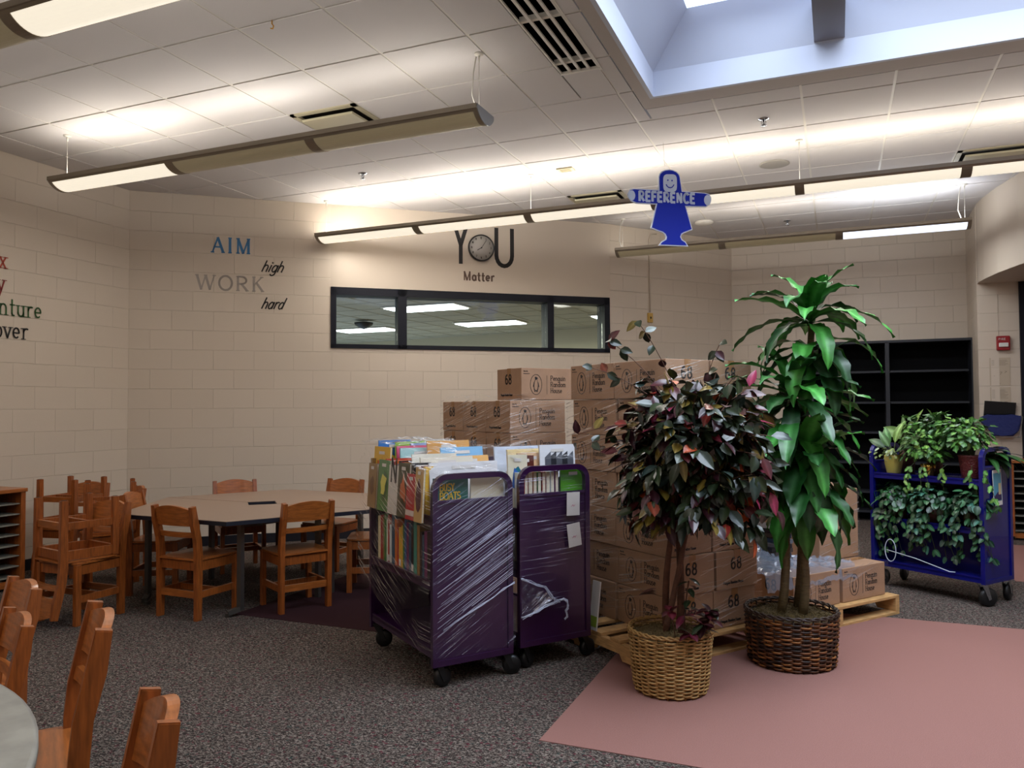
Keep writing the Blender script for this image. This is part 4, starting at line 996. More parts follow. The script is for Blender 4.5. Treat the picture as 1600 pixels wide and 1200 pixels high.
def cart(label, s, t_, Wd, L, H, m, shelves, rw, fm, hole=(.94, 1.04), zb=.13, lr=.085):
    t = thing('book_cart', label, 'cart', st(s, t_), ANG)
    for e, nm in ((0, 'end_panel'), (L-.03, 'end_panel')):
        outer = rrect(Wd, H-zb, lr, 8, 0, zb)
        mb = MB()
        # frame ring: tubular rim around the panel, panel sheet below the hand hole
        loop = [V_((x, e+.015, z)) for x, z in rrect(Wd-.03, H-zb-.015, lr-.015, 8, .015, zb)]
        mb.box((Wd/2, e+.015, (zb+hole[0])/2), (Wd-.03, .012, hole[0]-zb))
        p = mb.build(nm, m, t)
        mb = MB()
        ring_o, ring_i = outer, offset_poly(outer, .03)
        n = len(outer)
        for k in range(1, n):
            a_, b_, c2_, d_ = ring_o[k], ring_o[(k+1) % n], ring_i[(k+1) % n], ring_i[k]
            mb.prism([a_, b_, c2_, d_], e, e+.03)
        mb.prism([(0, zb), (Wd, zb), (Wd-.03, zb+.03), (.03, zb+.03)], e, e+.03)
        mb.build('rim', m, p)
        mb = MB(); mb.box((Wd/2, e+.015, hole[0]), (Wd-.05, .02, .02), bev=.004); mb.build('hand_hole_edge', m, p)
    for z in shelves:
        mb = MB(); mb.box((Wd/2, L/2, z-.006), (Wd-.01, L-.06, .012)); mb.box((.012, L/2, z-.012), (.014, L-.06, .045)); mb.box((Wd-.012, L/2, z-.012), (.014, L-.06, .045)); mb.build('shelf', m, t)
    for x in (.035, Wd-.035):
        for y in (.04, L-.04): caster(t, x, y, rw, fm, random.uniform(-.5, .6))
    return t
c1 = cart('near purple book cart wrapped in film with its rounded end toward us', -1.06, .34, .47, .9, 1.085, PURPLE, (.19, .53, .86), .05, DARKM, zb=.115)
c2 = cart('farther purple book cart with two white notes on its end', -.535, .36, .47, .9, 1.10, PURPLE, (.19, .53, .86), .05, DARKM, zb=.125)
bcart = None
# books
def book(s, t, z, th, w_, h, col, label, group, face='spine', lean=0, yaw=0, deco=None, cat='book'):
    """local: x thickness (th), y width (w_), z height; spine at -y. Placed with base centre at s,t."""
    rz = {'spine': ANG-pi/2, 'cover': ANG, 'end': ANG+pi/2}[face]+yaw   # spine: spine faces -U ; cover: cover faces -U ; end: cover faces -V
    if face == 'end': rz = ANG-pi/2+yaw
    if face == 'spine': rz = ANG-pi/2+yaw
    o = thing('book', label, cat, st(s, t, z), (0, 0, 0), group)
    e = Euler((0, 0, rz)).to_matrix().to_4x4()
    if face in ('cover',): e = e @ Matrix.Rotation(lean, 4, 'Y')
    else: e = e @ Matrix.Rotation(lean, 4, 'Y')
    o.rotation_euler = e.to_euler()
    cm = mat('cover_'+col, col, .3, coat=.4)
    mb = MB(); hb = .0022
    mb.box((-th/2+hb/2, 0, h/2), (hb, w_, h)); mb.box((th/2-hb/2, 0, h/2), (hb, w_, h)); mb.box((0, -w_/2+hb/2, h/2), (th, hb, h)); mb.build('cover', cm, o)
    MB().box((0, .002, h/2), (th-2*hb, w_-.008, h-.008)).build('pages', PAGES, o)
    if deco: deco(o, th, w_, h)
    return o
# orientation helper: in 'spine' mode local X -> -V?  rz = ANG-90deg: local X = (cos(-36.5),..) = -V ; local Y = U ; spine (-Y) faces -U. cover faces X=-V.
BK = ['b5382a', 'd9c9a0', '2c5a8c', '3c7a3a', 'e0b03a', '6a2a5a', 'cfd6da', '1c1c22', 'd06a2a', '5aa0b0', 'c83a5a', '28506a', '8a6a3a', 'e6e0d0', '3a8a7a', 'a02020', '4a4a8a', 'd8d060', '7a9ac0', 'b0764a']
CN = {'b5382a': 'red', 'd9c9a0': 'cream', '2c5a8c': 'blue', '3c7a3a': 'green', 'e0b03a': 'yellow', '6a2a5a': 'plum', 'cfd6da': 'pale grey', '1c1c22': 'black', 'd06a2a': 'orange', '5aa0b0': 'sky blue', 'c83a5a': 'pink', '28506a': 'dark teal', '8a6a3a': 'brown', 'e6e0d0': 'white', '3a8a7a': 'sea green', 'a02020': 'crimson', '4a4a8a': 'violet', 'd8d060': 'lemon', '7a9ac0': 'light blue', 'b0764a': 'tan'}
def sticker(o, th, w_, h):
    if int(h*1e4) % 3: return
    MB().box((0, -w_/2-.0006, .03), (th*.9, .001, .035)).build('spine_label', PAPER, o)
def art(cols, kind):
    def f(o, th, w_, h):
        r_ = random.Random(int(h*1e4)+int(w_*1e4)); x = th/2+.0004
        for q, c_ in enumerate(cols):
            mb = MB()
            if kind == 'blob': mb.prism([(y*w_*.5, h*.5+z*h*.5) for y, z in [(r_.uniform(.3, .9)*cos(a)*.9, r_.uniform(.3, .9)*sin(a)*.8) for a in [k*2*pi/9 for k in range(9)]]], x+q*.0006, x+q*.0006+.0005, 'YZ')
            elif kind == 'bands': mb.box((x+q*.0006, 0, h*(.15+.7*q/max(1, len(cols)-1))), (.0006, w_*.96, h*.12))
            elif kind == 'tiles':
                for k in range(5): mb.prism([(-w_*.4+k*w_*.16+q*.01, h*.1+((k+q) % 2)*h*.4), (-w_*.4+k*w_*.16+.05, h*.2+((k+q) % 2)*h*.4), (-w_*.4+k*w_*.16+.05, h*.48+((k+q) % 2)*h*.4), (-w_*.4+k*w_*.16+q*.01, h*.38+((k+q) % 2)*h*.4)], x+q*.0006, x+q*.0006+.0005, 'YZ')
            mb.build('cover_picture', mat('art_'+c_, c_, .35, coat=.3), o)
        MB().box((x+.002, w_*.0, h*.9), (.0008, w_*.35, .018)).build('barcode_label', PAPER, o)
    return f
def lettered(s_, c_, hh_=.05, sx=1):
    def f(o, th, w_, h):
        mb = MB(); 
        for k, line in enumerate(s_.split('|')): text(mb, line, 0, 0-k*hh_*1.25, hh_, hh_*.17, -.0006, 0, sx=sx)
        # move XZ strokes onto the +X cover: local x-> +Y direction
        me = mb.mesh('t', mat('ink_'+c_, c_, .4)); Mx = Matrix.Translation((th/2+.0008, -w_*.32, h*.66)) @ Matrix.Rotation(pi/2, 4, 'Z'); me.transform(Mx); link('cover_lettering', me, o)
    return f
# cart 1 spans s -1.06..-0.59, t .34..1.24
GA = 'picture books on the near purple cart'
# middle shelf, spines facing left (-U), from far end (t 1.2) forward
t_ = 1.19; k = 0; rnd = random.Random(11); side1 = []
cols = ['1c1c22', 'd9c9a0', 'a02020', '8a6a3a', '3c7a3a', 'e6e0d0', 'b5382a', 'cfd6da', '28506a', 'd06a2a', 'b5382a', 'e0b03a', 'e0b03a', '3c7a3a', '2c5a8c', '6a2a5a', '28506a', '1c1c22', '3a8a7a', '8a6a3a', '1c1c22', '28506a', '6a2a5a', '1c1c22']
for c_ in cols:
    th = rnd.uniform(.018, .042); h = rnd.uniform(.22, .29)
    if t_-th < .4: break
    book(-1.04+.105, t_-th/2, .531, th, .2, h, c_, f'{CN[c_]} book, near purple cart, middle shelf, place {k+1} from far end', GA, deco=sticker); t_ -= th+.002; k += 1
# top shelf: spine row
t_ = 1.2; k = 0
cols = ['8a6a3a', 'd9c9a0', 'd06a2a', 'cfd6da', '7a9ac0', 'b5382a', 'cfd6da', '3a8a7a', '28506a', 'cfd6da', 'b5382a', '1c1c22', 'd9c9a0', '3c7a3a', 'e6e0d0', 'c83a5a', 'd06a2a', '7a9ac0', '1c1c22', 'a02020', 'd9c9a0', '8a6a3a', 'b5382a', '3a8a7a', 'd9c9a0', '28506a', '3c7a3a', '1c1c22', 'e6e0d0', 'c83a5a', '6a2a5a', 'e0b03a']
for c_ in cols:
    th = rnd.uniform(.014, .026); h = rnd.uniform(.22, .27)
    if t_-th < .385: break
    book(-.95+rnd.uniform(-.015, .01), t_-th/2, .862, th, .2, h, c_, f'{CN[c_]} book, near purple cart, top left row, place {k+1} from far end', GA, deco=sticker, yaw=rnd.uniform(-.05, .05)); t_ -= th+.003; k += 1
# face-out books leaning along the left side of the top shelf (covers face -U): local +X must face -U
def faceout(t, w_, h, col, label, deco, z=.835, off=0, lean=-.06, th=.012, yaw=0, s=-1.075):
    o = thing('book', label, 'book', st(s-off, t, z), 0, GA)
    e = Matrix.Rotation(ANG+pi+yaw, 4, 'Z') @ Matrix.Rotation(lean, 4, 'Y'); o.rotation_euler = e.to_euler()
    cm = mat('cover_'+col, col, .3, coat=.4); hb = .002; mb = MB()
    mb.box((-th/2+hb/2, 0, h/2), (hb, w_, h)); mb.box((th/2-hb/2, 0, h/2), (hb, w_, h)); mb.box((0, -w_/2+hb/2, h/2), (th, hb, h)); mb.build('cover', cm, o)
    MB().box((0, .002, h/2), (th-2*hb, w_-.006, h-.006)).build('pages', PAGES, o); deco(o, th, w_, h); return o
faceout(1.16, .13, .26, '8a6a3a', 'brown book at the far left corner of the near purple cart', art(['6a4a2a'], 'blob'))
faceout(1.10, .2, .36, 'e0b03a', 'tall orange yellow book standing at the left end of the wrapped cart', art(['d88a2a'], 'blob'), off=-.03, yaw=.1)
faceout(.97, .17, .29, '3c7a3a', 'green picture book facing out at the left side of the wrapped cart', art(['2c5a2a', 'd8d060'], 'blob'), off=.004)
faceout(.80, .16, .27, 'd8d2cc', 'white book cover with a big black N facing out of the wrapped cart', lettered('N', '1a1818', .13), off=.01)
faceout(.665, .15, .29, '3a3d22', 'dark green picture book facing out beside the N cover', art(['20240f', 'c86a3a'], 'blob'), off=.012)
faceout(.55, .12, .24, 'b5202a', 'bright red book facing out near the front corner of the wrapped cart', art(['d8c8c0'], 'bands'), off=.016)
faceout(.445, .1, .28, 'c8a46a', 'tan book with a brown figure at the front corner of the wrapped cart', art(['6a3a1a', '4a1a2a'], 'blob'), off=.018)
# top heap: covers facing -V, leaning back
def heap(s, t, z, w_, h, col, label, deco, lean=.25, yaw=0, th=.01, grp=GA):
    o = thing('book', label, 'book', st(s, t, z), 0, grp)
    e = Matrix.Rotation(ANG-pi/2+yaw, 4, 'Z') @ Matrix.Rotation(-lean, 4, 'Y'); o.rotation_euler = e.to_euler()
    cm = mat('cover_'+col, col, .3, coat=.4); hb = .002; mb = MB()
    mb.box((-th/2+hb/2, 0, h/2), (hb, w_, h)); mb.box((th/2-hb/2, 0, h/2), (hb, w_, h)); mb.box((0, -w_/2+hb/2, h/2), (th, hb, h)); mb.build('cover', cm, o)
    MB().box((0, .002, h/2), (th-2*hb, w_-.006, h-.006)).build('pages', PAGES, o)
    if deco: deco(o, th, w_, h)
    return o
heap(-.935, .39, .865, .2, .195, '1f5a50', 'teal picture book with yellow lettering BOATS behind the hand hole', lettered('BUSY|BOATS', 'd8b030', .036, .95), 0)
heap(-.72, .39, .865, .2, .19, 'cfc3a8', 'cream book behind the right half of the near hand hole', None, 0)
heap(-.82, .44, .865, .4, .27, 'd8d6d8', 'wide white book lying against the heap behind the near rounded end', art(['b8c4dc'], 'bands'), .12, -.05)
heap(-.88, .52, .88, .3, .28, 'ded6c4', 'cream picture book with pink corner on top of the wrapped cart', art(['d05a8a', 'c8b89a'], 'blob'), .15, -.12)
heap(-.70, .56, .88, .24, .28, 'e0a85a', 'orange bordered book leaning at the middle of the heap', art(['d8e0f0', '7aa0d0'], 'blob'), .2, .08)
heap(-.89, .66, .88, .26, .29, 'e6e0d0', 'white book with scattered drawings in the middle of the heap', art(['9aaabc', 'c89a5a'], 'blob'), .12, -.1)
heap(-.66, .74, .9, .28, .3, '7ab0d8', 'light blue book leaning at the right of the heap', art(['a8d0e8'], 'bands'), .2, .05)
heap(-.68, .9, .9, .28, .33, 'd89a4a', 'orange book near the top of the heap at the back', art(['c8783a'], 'bands'), .12, .02)
heap(-.84, .95, .88, .26, .31, 'a0c8c8', 'pale teal book near the back of the heap', art(['cfe0e0'], 'blob'), .1, -.05)
heap(-.85, 1.02, .88, .24, .32, 'd85a7a', 'pink and red book at the back of the heap', art(['e8a0b0', 'b02a3a'], 'blob'), .05, 0)
heap(-.74, 1.1, .88, .22, .33, '9ab8e0', 'pale blue book at the back left of the heap', art(['7a9ad0'], 'blob'), .05, .1)
heap(-.84, 1.13, .88, .2, .34, '8ab83a', 'lime green book at the back left of the heap', art(['6a9a2a'], 'bands'), .02, .1)
heap(-.93, 1.16, .88, .2, .35, '3a78c0', 'blue book with a yellow ring at the back left corner of the heap', art(['e0c040', '3a78c0'], 'blob'), 0, -.1)
heap(-.70, 1.17, .88, .24, .34, 'd8dcc0', 'pale green book at the far end of the heap', None, 0, .1)
# right row of cart 1 seen between the carts
t_ = 1.18; k = 0
for c_ in ['cfd6da', 'b5382a', '2c5a8c', 'e6e0d0', 'c83a5a', '7a9ac0', '3c7a3a', 'd9c9a0', '1c1c22', 'e6e0d0', 'cfd6da', '28506a']:
    th = rnd.uniform(.03, .05); book(-.70, t_-th/2, .862, th, .2, rnd.uniform(.2, .25), c_, f'{CN[c_]} book, near purple cart, top right row, place {k+1} from far end', GA); t_ -= th+.01; k += 1
# cart 2: s -.535..-.065, t .36..1.26
GB = 'picture books on the farther purple cart'
heap(-.17, .52, .875, .24, .33, 'd8d8dc', 'white book with black block pattern standing at the right of the farther cart', art(['2a2a30', '55565e'], 'tiles'), .06, -.05, grp=GB)
heap(-.33, .55, .87, .19, .29, 'd8b088', 'book with a red armchair drawing above the farther rounded end', art(['c03a2a', 'e0c8a8'], 'blob'), .06, 0, grp=GB)
heap(-.40, .50, .87, .1, .28, '5a2a20', 'narrow dark book beside the red armchair book', art(['e0d8c0'], 'bands'), .04, 0, grp=GB)
heap(-.49, .45, .87, .12, .29, 'd8d0b8', 'small cream framed book with a blue green picture between the carts', art(['1f6a7a', '2a58a0'], 'blob'), .04, -.1, grp=GB)
heap(-.15, .41, .865, .17, .2, '58a02a', 'lime green book behind the right of the farther hand hole', art(['b8c0cc'], 'bands'), 0, 0, grp=GB)
heap(-.3, .62, .87, .3, .31, 'e0c890', 'yellow topped book leaning in the farther cart', art(['c08a3a'], 'bands'), .1, .08, grp=GB)
heap(-.3, .75, .87, .32, .32, 'c8d0e0', 'pale blue grey book leaning in the farther cart', None, .1, .05, grp=GB)
x = -.5; k = 0
for c_ in ['cfd6da', 'b5382a', 'e6e0d0', 'b0764a', '3c7a3a', 'a02020', 'e6e0d0', 'cfd6da', '6a2a5a']:
    o = thing('book', f'{CN[c_]} thin book seen edge-on behind the farther hand hole, place {k+1} from the left', 'book', st(x, .47, .863), ANG, GB)
    MB().box((0, 0, .1), (.022, .15, .2)).build('cover', mat('cover_'+c_, c_, .3, coat=.4), o); MB().box((0, -.001, .1), (.017, .152, .192)).build('pages', PAGES, o); x += .029; k += 1
for q, (z, n) in enumerate(((.531, 5),)):
    t_ = 1.2; 
    for k in range(11):
        c_ = BK[(k*7+3) % 20]; th = rnd.uniform(.03, .06); book(-.535+.11, t_-th/2, z, th, .2, rnd.uniform(.2, .27), c_, f'{CN[c_]} book, farther purple cart, middle shelf, place {k+1} from far end', GB); t_ -= th+.005
# film on cart 1 and 2
t = thing('stretch_film', 'clear stretch film wrapped round the near purple cart and its books', 'plastic wrap', st(-1.06, .34), ANG)
mb = MB(); film_sheet(mb, V_((-.008, -.008, .16)), V_((.478, -.008, .16)), V_((.478, -.008, 1.05)), V_((-.008, -.008, 1.05)), 12, 26, .002, 21); mb.build('end_face', FV, t, solid=False)
mb = MB(); g = []; rnd = random.Random(22)
for j in range(22):
    b = j/21; row = []
    for i in range(17):
        a = i/16; y = .93-.94*a; zb_ = .17+.25*(1-a); z = zb_+(1.2-.1*a-zb_)*b
        row.append(V_((-.05-.012*sin(b*7)+.04*(b > .95)-(.012 if .3 < b < .9 else 0)+rnd.uniform(-.004, .004)+(.042 if i == 16 else 0), y, z)))
    g.append(row)
mb.quads(g); mb.build('side_face', FW, t, solid=False)
mb = MB(); g = []
for j in range(26):
    y = -.01+.95*j/25; row = []
    for i in range(15):
        a = i/14; x = -.05+.54*a; z = 1.10+.14*min(1, y*2.4)-.03*abs(a-.5)+rnd.uniform(-.012, .012)
        row.append(V_((x, y, z)))
    g.append(row)
mb.quads(g); mb.build('top_face', FT, t, solid=False)
# taut strands (folds of the film) across the near end, real thin glossy ribbons
STR = mat('film_fold', 'dfe2f6', .1, spec=1, alpha=.55)
mb = MB(); rnd = random.Random(33)
for k in range(52):
    z = .38+.0125*k+.01*sin(k*.9)+rnd.uniform(-.006, .006); x0 = .02+rnd.uniform(0, .22)*(k % 3 > 0); x1 = .462-rnd.uniform(0, .1)*(k % 4 == 0)
    sl = .56; za, zb_ = z+(x0)*sl-.12, z+(x1)*sl-.12
    if zb_ > 1.0: x1 = x0+(x1-x0)*.6; zb_ = min(z+(x1)*sl-.12, 1.0)
    if x1 > x0+.03 and za < .95: mb.bar((x0, -.012, za), (x1, -.012, zb_), rnd.choice([.0005, .0007, .001, .0014, .0026]), .0012, up=(0, 1, 0))
mb.build('folds', STR, t)['kind'] = 'stuff'
mb = MB()
P_ = [(.05, .3), (.12, .335), (.2, .37), (.27, .40), (.34, .43), (.4, .465), (.47, .49)]
for q in range(5): mb.tube([V_((x, -.014-.003*rnd.random(), z+rnd.uniform(-.006, .006))) for x, z in P_], [.0008+.0018*i/6 for i in range(7)], 5)
mb.build('twisted_fold', mat('film_white', 'c4c8dc', .25, spec=1, alpha=.75), t)
t = thing('stretch_film', 'clear stretch film wrapped round the farther purple cart with a torn tail', 'plastic wrap', st(-.535, .36), ANG)
mb = MB(); film_sheet(mb, V_((-.006, -.006, .3)), V_((.478, -.006, .3)), V_((.478, -.006, 1.06)), V_((-.006, -.006, 1.06)), 12, 22, .002, 41); mb.build('end_face', FX, t, solid=False)
mb = MB(); g = []
for j in range(20):
    y = 0+.9*j/19; row = [V_((.48*i/10, y, 1.13+.05*min(1, y*3)+rnd.uniform(-.01, .01))) for i in range(11)]; g.append(row)
mb.quads(g); mb.build('top_face', FT, t, solid=False)
mb = MB(); FWm = mat('film_white', '')
A_ = [(0, .50), (.05, .48), (.1, .455), (.15, .44), (.19, .39), (.215, .36), (.245, .35)]; B_ = [(0, .29), (.05, .30), (.1, .315), (.15, .335), (.2, .345), (.25, .355)]; C_ = [(.245, .355), (.27, .36), (.295, .345), (.3, .31), (.285, .29), (.3, .26), (.28, .245)]
for P_, r_ in ((A_, .0022), (B_, .002), (C_, .003)):
    for q in range(8): mb.tube([V_((x+rnd.uniform(-.006, .006), -.014-.01*rnd.random(), z+rnd.uniform(-.008, .008))) for x, z in P_], [r_*(.4+.8*rnd.random()) for _ in P_], 5)
mb.build('torn_tail', FWm, t)
mb = MB(); g = []
for j in range(9):
    row = []
    for i in range(15):
        a, b = i/14, j/8; xa = .25*a; za = .50-.15*a**1.1; zb_ = .29+.065*a
        row.append(V_((xa, -.011-.01*rnd.random(), zb_+(za-zb_)*b)))
    g.append(row)
mb.quads(g, False); mb.build('torn_sheet', film_mat('film_torn', 35, 5, 60, .5, .06, (.85, .85, .95)), t, solid=False)
for (x, z, r_, lb) in ((.30, .815, .02, 'upper white note taped on the farther purple cart'), (.315, .635, -.12, 'lower white note taped crooked on the farther purple cart')):
    o = thing('paper_note', lb, 'note', st(-.535+x, .36-.012, z), (0, r_, ANG))
    MB().box((.045, 0, .065), (.088, .001, .13)).build('sheet', PAPER, o)
    mb = MB(); [mb.ribbon([(.03+.008*k, .05+.01*(k % 2)), (.045+.006*k, .06-.008*(k % 2))], .002, -.0014, -.0006) for k in range(3)]; mb.build('scribble', mat('pink_ink', 'b8607a', .6), o)
o = thing('book', 'white and green picture book leaning at the foot of the tall carton stack', 'book', st(-.005, .42, .131), (0, .12, ANG)); MB().box((0, 0, .14), (.008, .07, .28)).build('cover', mat('cover_d8d2cc', 'd8d2cc', .3), o); MB().box((-.005, 0, .05), (.002, .065, .06)).build('cover_picture', mat('art_8aa03a', '8aa03a', .4), o)

# ================================================================= baskets and trees
def tint_mesh(name, V, Fc, C_, m):
    me = bpy.data.meshes.new(name); me.from_pydata(V, [], Fc); me.materials.append(m)
    ca = me.color_attributes.new('tint', 'FLOAT_COLOR', 'POINT')
    flat = []
    for c_ in C_: flat += [*c_, 1]
    ca.data.foreach_set('color', flat)
    for p in me.polygons: p.use_smooth = True
    me.update(); return me
def basket(t, h, rb, rt, rows, stakes, thick, cols, rimm, seed):
    rnd = random.Random(seed); V, Fc, C_ = [], [], []
    seg = stakes*2
    for j in range(rows):
        z = .012+(h-.03)*j/(rows-1); R_ = rb+(rt-rb)*(z/h)**.8
        base = len(V); jit = rnd.uniform(-.0015, .0015); cc = [srgb(rnd.choice(cols)) for _ in range(stakes)]
        for k in range(seg):
            a = 2*pi*k/seg; r_ = R_+(thick*.55 if ((k//2)+j) % 2 else -thick*.55)+jit
            zz_ = z+rnd.uniform(-.0008, .0008)
            for q in range(6):
                b = 2*pi*q/6
                V.append(((r_+thick*.42*cos(b))*cos(a), (r_+thick*.42*cos(b))*sin(a), zz_+thick*.5*sin(b))); C_.append(cc[k//2])
        for k in range(seg):
            for q in range(6):
                k2 = (k+1) % seg; Fc.append((base+k*6+q, base+k2*6+q, base+k2*6+(q+1) % 6, base+k*6+(q+1) % 6))
    wm = mat('wicker', 'ffffff', .55, attr=True, noise=.3, nscale=60)
    link('weave', tint_mesh('weave', V, Fc, C_, wm), t)
    mb = MB()
    for k in range(stakes):
        a = 2*pi*(k+.0)/stakes; mb.tube([(rb*cos(a), rb*sin(a), 0), (rt*cos(a), rt*sin(a), h)], thick*.4, 5)
    mb.build('stakes', rimm, t)
    MB().lathe([(rb-.01, .004), (rt-.012, h-.03), (rt-.02, h-.03), (rb-.018, .01)], 40).build('liner', mat('liner_dark', '140d08', .9), t)
    mb = MB()
    for q, (dr_, dz) in enumerate(((.004, 0), (-.006, .002), (0, .008))):
        pts = [((rt+dr_+.003*sin(k*1.7+q*2))*cos(2*pi*k/120), (rt+dr_+.003*sin(k*1.7+q*2))*sin(2*pi*k/120), h+dz+.003*cos(k*1.7+q*2)) for k in range(120)]
        mb.tube(pts, .006, 6, closed=True)
    mb.build('rim', rimm, t)
def moss(t, r, z, seed, col):
    rnd = random.Random(seed); mb = MB(); g = []
    for j in range(9):
        rr = r*j/8; g.append([V_((rr*cos(2*pi*k/32), rr*sin(2*pi*k/32), z+.03*(1-(j/8)**2)+rnd.uniform(-.008, .008))) for k in range(33)])
    mb.quads(g); mm = mat('moss_'+col, col, .95, noise=.5, nscale=60, bump=1, bscale=120); mb.build('moss', mm, t, solid=False)
    mb = MB()
    for k in range(420):
        a = rnd.uniform(0, 2*pi); rr = r*sqrt(rnd.random()); p = V_((rr*cos(a), rr*sin(a), z+.03*(1-(rr/r)**2))); d_ = V_((rnd.uniform(-1, 1), rnd.uniform(-1, 1), rnd.uniform(.2, 1)))*.02
        mb.tube([p, p+d_, p+d_*1.6+V_((0, 0, -.012))], .0011, 3, caps=False)
    mb.build('moss_fibres', mm, t)['kind'] = 'stuff'
LEAF = mat('leaf_gloss', 'ffffff', .32, attr=True, noise=.2, nscale=50, coat=.15)
LEAFD = mat('leaf_satin', 'ffffff', .38, attr=True, noise=.2, nscale=40)
class Leaves:
    def __init__(s): s.V, s.F, s.C = [], [], []
    def add(s, p, d, up, L, w_, col, curl=.2, fold=.12, n=4, shape='ovate', mid=None, wav=0):
        d = d.normalized(); side = d.cross(up)
        if side.length < .05: side = d.cross(V_((1, 0, 0)))
        side.normalize(); nn = side.cross(d); base = len(s.V)
        mid = mid or tuple(c_*1.5+.01 for c_ in col)
        cross = (-1, -.5, -.09, .09, .5, 1) if mid != 'none' else (-1, 0, 1)
        cur = p.copy(); dd = d.copy(); step = L/n
        for i in range(n+1):
            a = i/n
            if shape == 'ovate': ww = w_*.5*(sin(pi*min(1, a**.75))**.9 if a < 1 else 0)
            elif shape == 'strap': ww = w_*.5*min(1, (a*3.2+.18))*(1-max(0, (a-.55)/.45)**1.8)
            elif shape == 'heart': ww = w_*.5*(sqrt(max(0, 1-(a-.28)**2/.52)) if a < .999 else 0)*(1 if a > .05 else .6)
            else: ww = w_*.5*(.75+.45*((i % 2)))*sin(pi*min(.999, a*.85+.12))
            for c_ in cross:
                q = cur+side*ww*c_+nn*(fold*abs(c_)*ww)+nn*wav*sin(i*2.1+c_*2)*abs(c_)
                s.V.append(tuple(q)); s.C.append(mid if abs(c_) < .2 else col)
            cur = cur+dd*step
            ax = side; dd = (Matrix.Rotation(-curl/n*1.0, 3, ax) @ dd); nn = side.cross(dd)
        K = len(cross)
        for i in range(n):
            for k in range(K-1):
                A = base+i*K+k; s.F.append((A, A+1, A+K+1, A+K))
    def build(s, nm, m, par):
        return link(nm, tint_mesh(nm, s.V, s.F, s.C, m), par)
# ---- ficus
t = thing('ficus_tree', 'artificial tree with dark red, green and yellow leaves in a pale wicker basket', 'tree', (-.80, 3.97, .003))
basket(t, .30, .175, .205, 30, 26, .0095, ['b08a52', 'c49c62', '9a7440', 'a8834e', 'bc965c'], mat('wicker_rim', '8f6a38', .55), 3)
moss(t, .19, .27, 4, '6a5530')
BARK = mat('bark_brown', '5a3622', .75, noise=.4, nscale=30, bump=.6, bscale=60)
rnd = random.Random(44)
CR = Vector((.12, .06, 1.18))
stems = []
for q, (ph, r_) in enumerate(((0, .021), (2.2, .019), (4.2, .017))):
    P_ = []
    for k in range(13):
        a = k/12; z = .26+a*.95; tw = ph+a*3.2; rr = .045*(1-a*.2)+.10*max(0, a-.55)*2
        P_.append(V_((rr*cos(tw)+.08*a, rr*sin(tw)+.03*a, z)))
    MB().tube(P_, [r_*(1-.45*k/12) for k in range(13)], 9).build('trunk', BARK, t); stems.append(P_)
mb = MB(); Lf = Leaves()
FC_ = [('18230f', 42), ('27331a', 22), ('34101a', 14), ('451418', 6), ('5e2410', 3), ('6e5c22', 8), ('7a2018', 2), ('8a2a48', 2), ('9a3e16', 2), ('25322c', 8)]
FCs = [srgb(c_) for c_, n in FC_ for _ in range(n)]
for k in range(300):
    # branch tips on the crown ellipsoid; side branches droop
    a = rnd.uniform(0, 2*pi); e = rnd.uniform(-.75, 1.0); rr = sqrt(max(0, 1-e*e*.8))
    rad = rnd.uniform(.55, 1.0)
    tip = CR+V_((.43*rr*cos(a)*rad, .38*rr*sin(a)*rad, .50*e*rad-.03))
    src = stems[k % 3][rnd.choice([7, 8, 9, 10, 11, 12])]
    midp = (src+tip)/2+V_((0, 0, .12))
    pts = []
    for i in range(8):
        u_ = i/7; pts.append(src*(1-u_)**2+midp*2*u_*(1-u_)+tip*u_*u_)
    mb.tube(pts, [.0045*(1-.7*i/7) for i in range(8)], 4, caps=False)
    nl = rnd.randint(9, 13)
    for q in range(nl):
        u_ = rnd.uniform(.45, 1.03); i = min(6, int(u_*7)); f_ = min(1.1, u_*7-i); p = pts[i]*(1-f_)+pts[i+1]*f_ if i < 7 else pts[7]
        out = (p-CR); out.z *= .4
        d_ = (out.normalized()*.8 if out.length > .01 else V_((1, 0, 0)))+V_((rnd.uniform(-1, 1), rnd.uniform(-1, 1), rnd.uniform(-1.9, .1)))
        up_ = V_((out.x*1.2, out.y*1.2, .5))+V_((rnd.uniform(-.5, .5),)*3)
        Lf.add(p+d_.normalized()*.012, d_, up_, rnd.uniform(.075, .125), rnd.uniform(.042, .064), rnd.choice(FCs), rnd.uniform(-.1, .8), .18, 4)
for (tx, ty, tz) in ((-.28, -.1, 1.76), (-.14, -.05, 1.86), (.26, .05, 1.74), (-.44, -.12, 1.28), (-.46, -.1, 1.2), (-.36, -.12, 1.62)):
    src = CR+V_((0, 0, .1)); tip = V_((tx, ty, tz)); midp = (src+tip)/2+V_((0, 0, .1))
    pts = [src*(1-i/7)**2+midp*2*(i/7)*(1-i/7)+tip*(i/7)**2 for i in range(8)]
    mb.tube(pts, .002, 4, caps=False)
    for q in range(7):
        p = pts[rnd.randint(4, 7)]; d_ = V_((rnd.uniform(-1, 1), rnd.uniform(-1, 1), rnd.uniform(-1, .6))); Lf.add(p, d_, V_((0, -1, .4)), rnd.uniform(.06, .085), .042, rnd.choice(FCs), .4, .15, 4)
mb.build('twigs', BARK, t); Lf.build('foliage', LEAF, t)
mb = MB(); Lf = Leaves()
